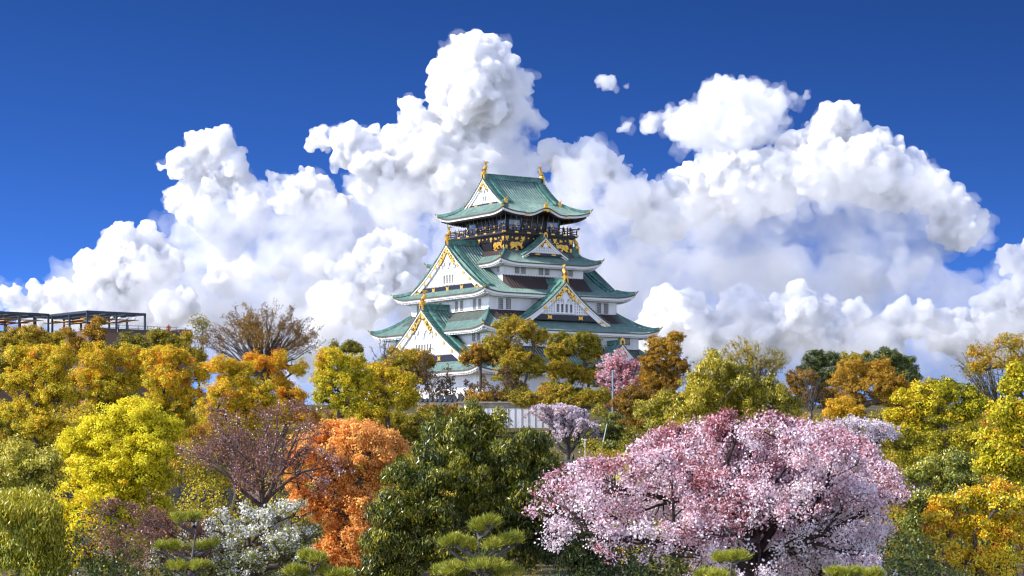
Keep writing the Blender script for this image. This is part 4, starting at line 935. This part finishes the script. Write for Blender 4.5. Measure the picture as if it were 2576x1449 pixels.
# clipped pines along the bottom
pg='clipped pines along the bottom edge'
make_pine('clipped pine with one high pad and two side pads, in front of the dark evergreen',62,1208,[(1214,1308,44,26),(1150,1362,46,20),(1268,1362,46,20),(1200,1425,100,26),(1130,1440,50,20)],91,pg)
make_pine('clipped pine with a single small pad below the orange tree',62,790,[(790,1398,44,18),(838,1440,50,16),(745,1438,40,14)],92,pg)
make_pine('thin upright clipped pine among white blossom at lower left',70,488,[(465,1300,40,16),(420,1375,40,14),(510,1372,44,14),(470,1425,60,18)],93,pg)
make_pine('clipped pine pad in front of the pink cherry trunks',62,1838,[(1836,1404,46,14),(1800,1447,50,10)],94,pg)
make_pine('low clipped pine at the bottom edge right of the pink cherry trunks',62,2140,[(2110,1442,44,9),(2180,1445,44,9)],95,pg)

# undergrowth that fills the dips between the trees
make_undergrowth('undergrowth',None,205,238,[(-40,1395),(1500,2620)],1125,'olive',201,2.0,(1.6,3.0))
make_undergrowth('undergrowth',None,150,153,[(-40,1330),(1640,2620)],1165,'gold',202,1.5,(2.0,3.4))
make_undergrowth('undergrowth',None,116,122,[(-40,1380),(1560,2620)],1235,'olive',203,1.3,(2.2,3.6))
make_undergrowth('undergrowth',None,270,292,[(1180,1250),(1500,2620),(-40,900)],1052,'olive',204,2.2,(1.5,2.6))
make_undergrowth('undergrowth',None,88,92,[(-40,700),(1500,2620)],1350,'green',205,1.1,(1.8,3.0))
make_undergrowth('undergrowth',None,250,262,[(1480,1640)],1120,'bluegreen',206,1.6,(.8,1.4))
make_undergrowth('wood',None,196,212,[(-40,780)],1000,'gold',211,1.6,(2.2,4.5))
make_undergrowth('wood',None,214,230,[(1990,2620)],1045,'olive',212,1.8,(2.0,4.0))
make_undergrowth('wood',None,214,226,[(760,1090)],1055,'olive',213,1.8,(1.6,3.2))
# ------------------------------------------------------------------ terrace building on the left
M['brick']=mat('brown brick',(.15,.095,.065),.85,0,(.20,.13,.09),2.5,bump=.2)
M['steel']=mat('dark blue-grey steel',(.035,.05,.065),.5)
M['awning']=mat('tan awning cloth',(.62,.36,.13),.8)
M['whitepaint']=mat('white paint',(.78,.78,.78),.5)
M['pole']=mat('grey galvanised steel',(.30,.36,.42),.45,.2)
M['tile']=mat('dark roof tile',(.05,.055,.065),.5,0,(.10,.105,.115),3)
hall=empty('terrace_building',(-55.2,284.6,8.0),R(40)); tag(hall,'brown brick building with roof terrace behind trees at far left','building')
mb=MB(); mb.box((7.75,8,4.2),(15.5,16,10.4)); mb.box((-14,14,4.2),(28,12,10.4)); mb.build('wall',M['brick'],hall)
for x0,x1 in ((.1,4.2),(4.8,9.2),(9.8,13.4)):
    mb=MB(); mb.box(((x0+x1)/2,.25,9.55),(x1-x0,.7,.5)); mb.build('parapet',mat('brown parapet coping',(.10,.075,.065),.8),hall)
mb=MB(); mb.box((14.6,.9,9.6),(1.9,2.0,1.0)); mb.build('corner_pier',M['brick'],hall)
mb=MB()
for z in (10.3,9.95): mb.box((7.6,.35,z),(15,.05,.05))
for i in range(11): mb.box((.3+i*1.46,.35,10.0),(.06,.06,.7))
mb.build('railing',M['steel'],hall)
def pergola(x0,y0,w,d,name='pergola'):
    mb=MB(); zt=11.87
    for x in np.linspace(x0,x0+w,3):
        for y in np.linspace(y0,y0+d,4): mb.box((x,y,zt-1.2),(.22,.22,2.3))
    for y in (y0,y0+d): mb.box((x0+w/2,y,zt),(w+.22,.22,.30))
    for x in (x0,x0+w): mb.box((x,y0+d/2,zt),(.22,d+.22,.30))
    for i in range(1,6): mb.box((x0+w/2,y0+d*i/6,zt-.02),(w,.12,.2))
    for i in range(1,3): mb.box((x0+w*i/3,y0+d/2,zt-.16),(.08,d,.12))
    p=mb.build(name,M['steel'],hall)
    for i in range(3):
        a=MB(); y=y0+d*(.12+.30*i); a.box((x0+w*.5,y,zt-.75-.15*(i%2)),(w*.92,1.5,.06)); ao=a.build('awning',M['awning'],p)
    for i in range(3):
        a=MB(); x=x0+w*(.12+.33*i); a.box((x,y0+d*.5,zt-.9),(1.3,d*.8,.06)); a.build('awning',M['awning'],p)
    return p
pergola(0,0.3,8.6,14.2); pergola(-9.6,9,8.6,12)
for i in range(4):
    mb=MB(); c=(4.2+i*1.1,1.2,11.35); 
    mb.tube([(c[0],c[1],c[2]+.1),(c[0],c[1],c[2]),(c[0],c[1],c[2]-.14)],[.06,.24,.27],8); mb.build('pendant_lamp',M['whitepaint'],hall)
# ------------------------------------------------------------------ walls and fences below the tower
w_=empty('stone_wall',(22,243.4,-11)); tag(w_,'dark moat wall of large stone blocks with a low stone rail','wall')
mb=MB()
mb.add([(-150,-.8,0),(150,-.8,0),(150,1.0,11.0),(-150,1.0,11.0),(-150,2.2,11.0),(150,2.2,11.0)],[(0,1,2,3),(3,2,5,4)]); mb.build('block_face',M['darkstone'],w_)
mb=MB(); mb.box((0,1.5,11.42),(120,.16,.12)); 
for i in range(100): mb.box((-59.4+1.2*i,1.5,11.2),(.18,.15,.4))
mb.build('rail',mat('grey stone rail',(.16,.16,.17),.8),w_)
h_=empty('panel_fence',tuple(P(1310,1046,290))); tag(h_,'white panel fence under a beige stone coping, below the tower','fence')
mb=MB(); mb.box((0,0,-.3),(12.6,.1,2.6)); mb.build('white_panels',M['whitepaint'],h_)
mb=MB()
for i in range(15): mb.box((-6.2+.9*i,-.08,-.3),(.07,.06,2.58))
mb.build('panel_rib',mat('grey panel joints',(.36,.38,.42),.6),h_)
mb=MB(); mb.box((-.8,.55,1.36),(15.0,1.2,.62)); mb.box((-.8,.45,1.78),(15.2,1.5,.2)); mb.build('coping',M['beigestone'],h_)
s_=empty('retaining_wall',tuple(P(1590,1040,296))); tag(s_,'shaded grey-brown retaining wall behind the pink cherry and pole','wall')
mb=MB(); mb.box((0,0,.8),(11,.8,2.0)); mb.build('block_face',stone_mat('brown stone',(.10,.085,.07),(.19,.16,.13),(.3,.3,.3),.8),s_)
mb=MB(); mb.box((0,-.05,1.9),(11.2,1.1,.22)); mb.build('coping',M['beigestone'],s_)
g_=empty('tiled_wall',tuple(P(1130,1030,306))); tag(g_,'low white wall with dark tiled roof and round ridge tiles below bare trees','wall')
mb=MB(); mb.box((0,0,.3),(9,.5,1.6)); mb.build('wall',M['plaster'],g_)
mb=MB(); mb.add([(-4.7,-.9,1.0),(4.7,-.9,1.0),(4.7,0,1.5),(-4.7,0,1.5),(4.7,.9,1.0),(-4.7,.9,1.0)],[(0,1,2,3),(3,2,4,5)])
for i in range(14): mb.tube([(-4.5+.69*i,-.92,1.08),(-4.5+.69*i,0,1.56)],.12,6)
mb.build('tiled_roof',M['tile'],g_)
for i in range(4): mb=MB(); mb.tube([(-1.1+.9*i,-.35,1.62),(-1.1+.9*i,.35,1.62)],.38,10); mb.build('ridge_tile',M['tile'],g_)
# poles
def pole(name,label,cat,a,b,r,m,extra=None):
    o=empty(name,tuple(b)); tag(o,label,cat); mb=MB(); d=a-b; mb.tube([(0,0,0),tuple(d*.5),tuple(d)],[r,r*.95,r*.85],8)
    p=mb.build('shaft',m,o)
    if extra: extra(o,d)
    return o
def cap_(o,d):
    mb=MB(); mb.tube([tuple(d),tuple(d+Vector((0,0,.22)))],.12,8); mb.build('cap',M['steel'],o)
    mb=MB(); mb.box((0,-.12,d.z*.80),(.16,.12,.5)); mb.build('junction_box',M['pole'],o)
pole('utility_pole','tall slim grey pole standing in front of the rose-red cherry','pole',P(1541,931,262),Vector((P(1541,931,262).x,262,-.6)),.10,M['pole'],cap_)
pole('prop_pole','pale thin pole leaning right of the white post','pole',P(1527,1066,249),P(1505,1172,249),.06,mat('pale bamboo',(.55,.62,.55),.6))
def tbar(o,d):
    mb=MB(); mb.box((0,0,d.z),(.55,.1,.12)); mb.build('crossbar',M['whitepaint'],o)
pole('sign_post','short white post with crossbar by the stone rail','post',P(1472,1106,248),P(1472,1180,248),.075,M['whitepaint'],tbar)
# ------------------------------------------------------------------ people
def person_mesh(jacket,trousers,seed):
    me=bpy.data.meshes.new('person'); J=[((0,0,.95),.15),((0,0,1.2),.15),((0,0,1.42),.16),((0,0,1.52),.06),((0,.01,1.62),.095),((0,.0,1.72),.085),
      ((.2,0,1.42),.06),((.25,.02,1.15),.05),((.22,.14,.98),.038),((.2,.22,.96),.04),((-.2,0,1.42),.06),((-.25,.02,1.15),.05),((-.22,.14,.98),.038),((-.2,.22,.96),.04),
      ((.1,0,.9),.095),((.11,.02,.5),.07),((.11,-.01,.08),.05),((.11,.16,.04),.04),((-.1,0,.9),.095),((-.11,.02,.5),.07),((-.11,-.01,.08),.05),((-.11,.16,.04),.04)]
    E=[(0,1),(1,2),(2,3),(3,4),(4,5),(2,6),(6,7),(7,8),(8,9),(2,10),(10,11),(11,12),(12,13),(0,14),(14,15),(15,16),(16,17),(0,18),(18,19),(19,20),(20,21)]
    me.from_pydata([j[0] for j in J],E,[]); o=bpy.data.objects.new('person',me); COL.objects.link(o)
    sk=o.modifiers.new('skin','SKIN'); sv=me.skin_vertices[0].data
    for i,j in enumerate(J): sv[i].radius=(j[1],j[1]*(.7 if i in (1,2) else 1)); sv[i].use_root=(i==0)
    ss=o.modifiers.new('sub','SUBSURF'); ss.levels=1
    dg=bpy.context.evaluated_depsgraph_get(); m2=bpy.data.meshes.new_from_object(o.evaluated_get(dg)); o.modifiers.clear(); bpy.data.objects.remove(o)
    skin=mat('skin',(.45,.28,.2),.6); hair=mat('black hair',(.015,.012,.01),.6)
    m2.materials.clear()
    for m in (jacket,trousers,skin,hair): m2.materials.append(m)
    for p in m2.polygons:
        c=p.center; p.material_index=1 if c.z<.92 and abs(c.x)<.2 else 0
        if c.z>1.5: p.material_index=3 if (c.z>1.66 or c.y<-.01) else 2
        if abs(c.x)>.15 and c.z<1.02 and c.y>.12: p.material_index=2
        p.use_smooth=True
    return m2
JK=[('dark jacket',mat('dark jacket',(.03,.03,.04),.8)),('white shirt',mat('white shirt',(.75,.75,.76),.8)),('maroon coat',mat('maroon coat',(.16,.03,.05),.8)),('blue jacket',mat('blue jacket',(.05,.09,.22),.8)),('grey coat',mat('grey coat',(.22,.22,.23),.8)),('red top',mat('red top',(.6,.05,.05),.8))]
tr_=mat('dark trousers',(.03,.03,.045),.85)
PM=[person_mesh(j,tr_,i) for i,(n,j) in enumerate(JK)]
CM=Matrix.Rotation(R(33.9),4,'Z'); CO=Vector((0.229,398.47,0))
def person(loc,rz,j,label,group=None):
    o=bpy.data.objects.new('person',PM[j]); COL.objects.link(o); o.location=loc; o.rotation_euler=(0,0,rz); tag(o,label,'person',group); return o
ORD=['first','second','third','fourth','fifth','sixth','seventh','eighth','ninth','tenth']
pv='visitors along the top balcony'
for i,(v,j) in enumerate(((-7.0,0),(-2.3,2),(-1.2,4),(2.6,0),(3.6,3),(4.6,0),(6.2,1),(7.0,0),(8.2,0))):
    q=CM@Vector((-7.35,v,41.2))+CO; person(q,R(33.9+90+random.Random(i).uniform(-40,40)),j,f'visitor in {JK[j][0]} at the sunlit balcony rail, {ORD[i]} from the near corner',pv)
for i,(u,j) in enumerate(((-5.5,4),(-3.0,0),(2.3,0),(3.2,2),(4.1,4),(5.4,0),(6.3,2),(6.95,0))):
    q=CM@Vector((u,-8.2,41.2))+CO; person(q,R(33.9+180+random.Random(i+40).uniform(-40,40)),j,f'visitor in {JK[j][0]} at the shaded balcony rail, {ORD[i]} from the near corner',pv)
person((P(1442,1150,248).x,248,-.62),R(70),0,'dark-clothed person behind the stone rail beside the white post')
hm=Matrix.Rotation(R(40),4,'Z'); ho=Vector((-55.2,284.6,8.0))
person(hm@Vector((5.0,1.2,9.1))+ho,R(30),1,'person in white shirt on the brick roof terrace')
person(hm@Vector((12.9,1.4,9.1))+ho,R(200),5,'person in red top near the right end of the roof terrace')
# ------------------------------------------------------------------ clouds
CLOUD_D=3000.0
CS=CLOUD_D/F
C_MID=[(1215,130,46),(1150,165,64),(1112,195,42),(1245,165,60),(1190,150,60),(1290,205,48),(1200,250,95),(1140,260,60),
 (1022,262,26),(1040,290,40),(1080,325,58),(1120,360,70),(1060,390,70),(1000,375,58),(930,365,43),(868,352,40),(800,348,32),(782,368,18),
 (870,395,40),(940,420,55),(1010,440,60),(1170,350,32)]
C_MIDR=[(1290,215,56),(1280,290,76),(1265,370,85),(1190,345,95),(1150,440,110),(1260,460,100),(1030,470,90),(940,460,70)]
C_LEFT=[(535,345,40),(485,362,50),(432,400,42),(560,392,46),(490,420,70),(592,440,38),(425,480,34),(640,475,38),(700,455,40),(752,445,36),(800,475,42),(720,490,44),(600,500,36),(840,505,40),(770,520,36),(610,505,26),(730,610,34),(690,680,24),(600,660,30),(540,690,46),(800,660,20),(480,520,46)]
C_LEFTB=[(440,640,70),(480,760,90),(380,820,90),(600,820,110),(740,820,110),(460,560,50),(430,720,80),(960,470,80),(900,450,60),(520,520,75),(620,560,90),(700,540,85),(800,560,95),(540,620,90),(880,560,85),(650,650,100),(760,660,110),(860,640,90),(560,720,90),(680,760,100),(960,560,90)]
C_LOWL=[(312,590,33),(362,602,40),(292,630,46),(232,662,38),(330,675,66),(425,640,36),(208,690,26),(400,700,50),(30,750,36),(100,742,32),(160,735,36),(80,790,44),(160,790,50),(250,750,60),(340,770,60),(440,770,56),(230,700,40)]
C_LOWM=[(992,632,44),(1034,645,38),(935,662,46),(885,695,40),(965,700,66),(845,765,52),(905,770,60),(1005,745,60),(830,840,40),(1050,700,40)]
C_RMID=[(1342,392,20),(1385,372,33),(1425,392,50),(1482,382,44),(1530,405,36),(1562,440,40),(1480,430,50),(1605,480,54),(1650,500,50),(1560,490,46),(1690,470,40),(1640,560,50),(1700,545,50)]
C_ANVIL=[(1862,205,62),(1802,235,60),(1905,205,60),(1962,240,52),(2020,222,26),(2055,205,12),(1705,265,32),(1645,275,28),(1590,280,15),(1765,290,70),(1850,300,84),(1940,290,66),(1840,370,70)]
C_RIGHT=[(2130,285,60),(2180,315,52),(2100,330,66),(2045,345,50),(2250,352,52),(2322,385,42),(2352,425,50),(1835,410,60),(1880,395,50),(1742,440,50),(1780,470,60),(1920,420,60),(2000,400,70),(2090,400,80),(2200,410,80),
 (2290,440,66),(2380,470,60),(2440,505,56),(2485,540,42),(2470,575,34),(1720,520,56),(1850,470,60),(1960,470,60),(2420,560,46),(1680,580,30)]
C_RIGHTB=[(1800,540,110),(1950,540,120),(2100,500,130),(2250,520,120),(2380,560,90),(1850,630,110),(2000,640,120),(2150,640,120),(2300,640,100),(2200,600,110),(1700,620,110),(1600,640,110),(1480,560,110),(1420,470,90),(1420,640,120),(1540,560,90),(1560,720,110)]
C_LOWR=[(1662,775,44),(1722,792,52),(1852,785,50),(1992,785,60),(2052,815,52),(2132,805,42),(2252,815,50),(2302,795,34),(2482,785,52),(2545,765,60),(2500,840,66),(1655,835,60),(1785,845,70),(1920,850,70),(2060,860,70),(2200,870,60),(2380,850,60),(2520,665,38),(2575,655,42),(2590,720,50)]
C_VEIL=[(20,770,60),(110,780,60),(220,740,70),(40,810,60),(130,840,70),(230,830,80),(330,830,90),(430,800,90),(420,700,60),(470,590,50),(560,560,60),(650,560,60),(760,580,70),(850,560,60),(830,830,80),(920,830,90),(1020,800,80),(1060,560,70),(1000,540,70),
 (1450,500,80),(1550,560,90),(1650,600,90),(1750,580,90),(1850,520,80),(1950,500,80),(2060,490,80),(2180,500,90),(2300,530,90),(2400,600,70),(1700,860,80),(1850,870,80),(2000,880,80),(2150,880,80),(2300,870,80),(2450,890,80),(2560,840,80),(2250,700,60),(2480,720,60),(1500,420,50),(1600,520,60)]
C_PUFF=[(1505,214,13),(1528,204,17),(1546,214,13),(1520,216,14),(1578,216,10)]
C_BANK=[(600,760,150),(800,720,160),(1000,640,170),(1200,620,170),(1400,640,170),(1600,700,150),(1800,700,150),(2000,700,150),(2200,720,150),(2400,720,120),(450,840,110),(700,900,150),(900,900,160),(1100,850,160),(1300,800,170),(1500,850,160),(1700,880,150),(1900,900,150),(2100,900,150),(2300,900,140),(2500,900,150),(300,860,90),(150,860,70),(0,850,70),(2600,820,110),(2500,740,110),(2590,740,90),(2420,690,100)]
def cloud_mesh(name,blobs,depth=0.0,seed=1,nchild=26,vox=3.2,rough=1.0,wisp=False):
    rng=np.random.default_rng(seed)
    bm=bmesh.new(); bmesh.ops.create_icosphere(bm,subdivisions=2,radius=1.0)
    bv=np.array([v.co[:] for v in bm.verts]); bf=np.array([[v.index for v in f.verts] for f in bm.faces]); bm.free()
    S=[]
    for (x,y,r) in blobs:
        d0=rng.uniform(-.5,.5)*r+depth
        S.append((x,y,d0,r*.86))
        n=int(nchild*(.6+r/80))
        dirs=rng.normal(size=(n,3)); dirs/=np.linalg.norm(dirs,axis=1)[:,None]
        for k in range(n):
            dx,dy,dz=dirs[k]
            if dz>.5: continue
            rr=r*rng.uniform(.16,.36)*rough
            q=r*rng.uniform(.78,.92)
            S.append((x+dx*q,y+dy*q,d0+dz*q,rr))
            for j in range(7):
                e=rng.normal(size=3); e/=np.linalg.norm(e)
                S.append((x+dx*q+e[0]*rr*.85,y+dy*q+e[1]*rr*.85,d0+dz*q+e[2]*rr*.85,rr*rng.uniform(.22,.5)))
    S=np.array(S)
    C=np.stack([(S[:,0]-CX)*CS,S[:,2]*CS+CLOUD_D,(HY-S[:,1])*CS],1)
    V=(C[:,None,:]+bv[None]*(S[:,3]*CS)[:,None,None]).reshape(-1,3)
    Fc=(bf[None]+(np.arange(len(S))*len(bv))[:,None,None]).reshape(-1,3)
    me=bpy.data.meshes.new(name); me.from_pydata([],[],[])
    me.vertices.add(len(V)); me.vertices.foreach_set('co',V.ravel())
    me.loops.add(Fc.size); me.loops.foreach_set('vertex_index',Fc.ravel().astype(np.int32))
    me.polygons.add(len(Fc)); me.polygons.foreach_set('loop_start',(np.arange(len(Fc))*3).astype(np.int32))
    me.update()
    o=bpy.data.objects.new(name,me); COL.objects.link(o)
    m=o.modifiers.new('remesh','REMESH'); m.mode='VOXEL'; m.voxel_size=vox*CS; m.use_smooth_shade=True
    def tex(nm,kind,size,depth=2):
        t=bpy.data.textures.new(nm,kind); t.noise_scale=size*CS
        if kind=='VORONOI': t.noise_intensity=1.0; t.weight_1=1.0
        if kind=='CLOUDS': t.noise_depth=depth; t.noise_basis='BLENDER_ORIGINAL'
        return t
    def disp(nm,kind,size,st):
        d=o.modifiers.new(nm,'DISPLACE'); d.texture=tex(nm,kind,size,4); d.texture_coords='GLOBAL'; d.strength=st*CS; d.mid_level=.5
    if wisp:
        disp('billow','CLOUDS',70,60); disp('shred','CLOUDS',24,60)
        m=o.modifiers.new('remesh2','REMESH'); m.mode='VOXEL'; m.voxel_size=vox*CS*1.2; m.use_smooth_shade=True
    else:
        disp('billow','CLOUDS',70,30); disp('cell','VORONOI',30,-9); disp('lump','CLOUDS',20,15)
        m=o.modifiers.new('remesh2','REMESH'); m.mode='VOXEL'; m.voxel_size=vox*CS; m.use_smooth_shade=True
        disp('curl','CLOUDS',8,8); disp('bead','VORONOI',6,-2.5)
        m=o.modifiers.new('remesh3','REMESH'); m.mode='VOXEL'; m.voxel_size=vox*CS*.85; m.use_smooth_shade=True
    dg=bpy.context.evaluated_depsgraph_get(); ev=o.evaluated_get(dg)
    me2=bpy.data.meshes.new_from_object(ev); o.modifiers.clear(); o.data=me2
    me2.polygons.foreach_set('use_smooth',np.ones(len(me2.polygons),bool))
    return o
def cloud_material(mode,dens=None):
    m=bpy.data.materials.new('cloud'); m.use_nodes=True; n=m.node_tree; n.nodes.clear()
    o=n.nodes.new('ShaderNodeOutputMaterial')
    if mode=='vol':
        v=n.nodes.new('ShaderNodeVolumeScatter'); v.inputs['Color'].default_value=CLOUD_A; v.inputs['Density'].default_value=dens or VD; v.inputs['Anisotropy'].default_value=0.0
        n.links.new(v.outputs[0],o.inputs['Volume'])
    else:
        b=n.nodes.new('ShaderNodeBsdfDiffuse'); b.inputs['Color'].default_value=(.9,.9,.92,1)
        t=n.nodes.new('ShaderNodeBsdfTranslucent'); t.inputs['Color'].default_value=(.9,.9,.92,1)
        x=n.nodes.new('ShaderNodeMixShader'); x.inputs[0].default_value=.3
        n.links.new(b.outputs[0],x.inputs[1]); n.links.new(t.outputs[0],x.inputs[2]); n.links.new(x.outputs[0],o.inputs['Surface'])
    return m

CLOUD_A=(.950,.954,.966,1)

def het(dens,scale,lo,hi,step):
    m=cloud_material('vol',dens); n=m.node_tree; v=[x for x in n.nodes if x.type=='VOLUME_SCATTER'][0]
    t=n.nodes.new('ShaderNodeTexCoord'); z=n.nodes.new('ShaderNodeTexNoise'); z.inputs['Scale'].default_value=scale; z.inputs['Detail'].default_value=6; z.inputs['Roughness'].default_value=.62
    n.links.new(t.outputs['Object'],z.inputs['Vector'])
    r=n.nodes.new('ShaderNodeMapRange'); r.inputs[1].default_value=lo; r.inputs[2].default_value=hi; r.inputs[3].default_value=0; r.inputs[4].default_value=dens
    n.links.new(z.outputs['Fac'],r.inputs[0]); n.links.new(r.outputs[0],v.inputs['Density'])
    m.cycles.volume_step_rate=step
    return m
CLOUD_M=het(.30,.030,.40,.58,.10); CLOUD_S=het(.10,.022,.36,.66,.14); CLOUD_T=het(.038,.016,.35,.62,.18); CLOUD_W=cloud_material('vol',.010); CLOUD_V=het(.019,.013,.33,.64,.18)
def cloud(b_,dp_,sd_,m,**k):
    o=cloud_mesh('cloud',b_,dp_,sd_,**k); o.data.materials.append(m); o['kind']='structure'
for b_,dp_,sd_ in ((C_MID,0,1),(C_LEFT,120,2),(C_LOWL,0,3),(C_LOWM,-150,4),(C_RMID,60,5),(C_RIGHT,200,6),(C_LOWR,-100,7)): cloud([(x,y,r_*1.07) for x,y,r_ in b_],dp_,sd_,CLOUD_M,vox=2.6)
cloud(C_ANVIL,230,11,CLOUD_S,wisp=True,vox=3,nchild=10)
cloud(C_MIDR,40,12,CLOUD_S,wisp=True,vox=4,nchild=10)
cloud(C_LEFTB,150,13,CLOUD_T,wisp=True,vox=5,nchild=10)
cloud(C_RIGHTB,240,14,CLOUD_V,wisp=True,vox=5,nchild=10)
cloud(C_BANK,500,9,CLOUD_V,nchild=8,vox=8,wisp=True)
cloud(C_VEIL,-190,15,CLOUD_V,wisp=True,vox=5,nchild=10)
cloud(C_PUFF,0,25,CLOUD_S,nchild=8,vox=1.6,wisp=True)
for b_,dp_,sd_,g_ in ((C_MID[:16],0,21,.98),(C_LEFT[:12],120,22,.98),(C_ANVIL,200,23,1.05),(C_RIGHT[:18],200,27,.98),(C_RMID[:8],60,24,1.0),(C_LOWM[:6]+C_LOWR,-100,26,.98)):
    cloud([(x,y,r_*g_) for x,y,r_ in b_],dp_,sd_,CLOUD_W,nchild=8,vox=4.0,wisp=True)
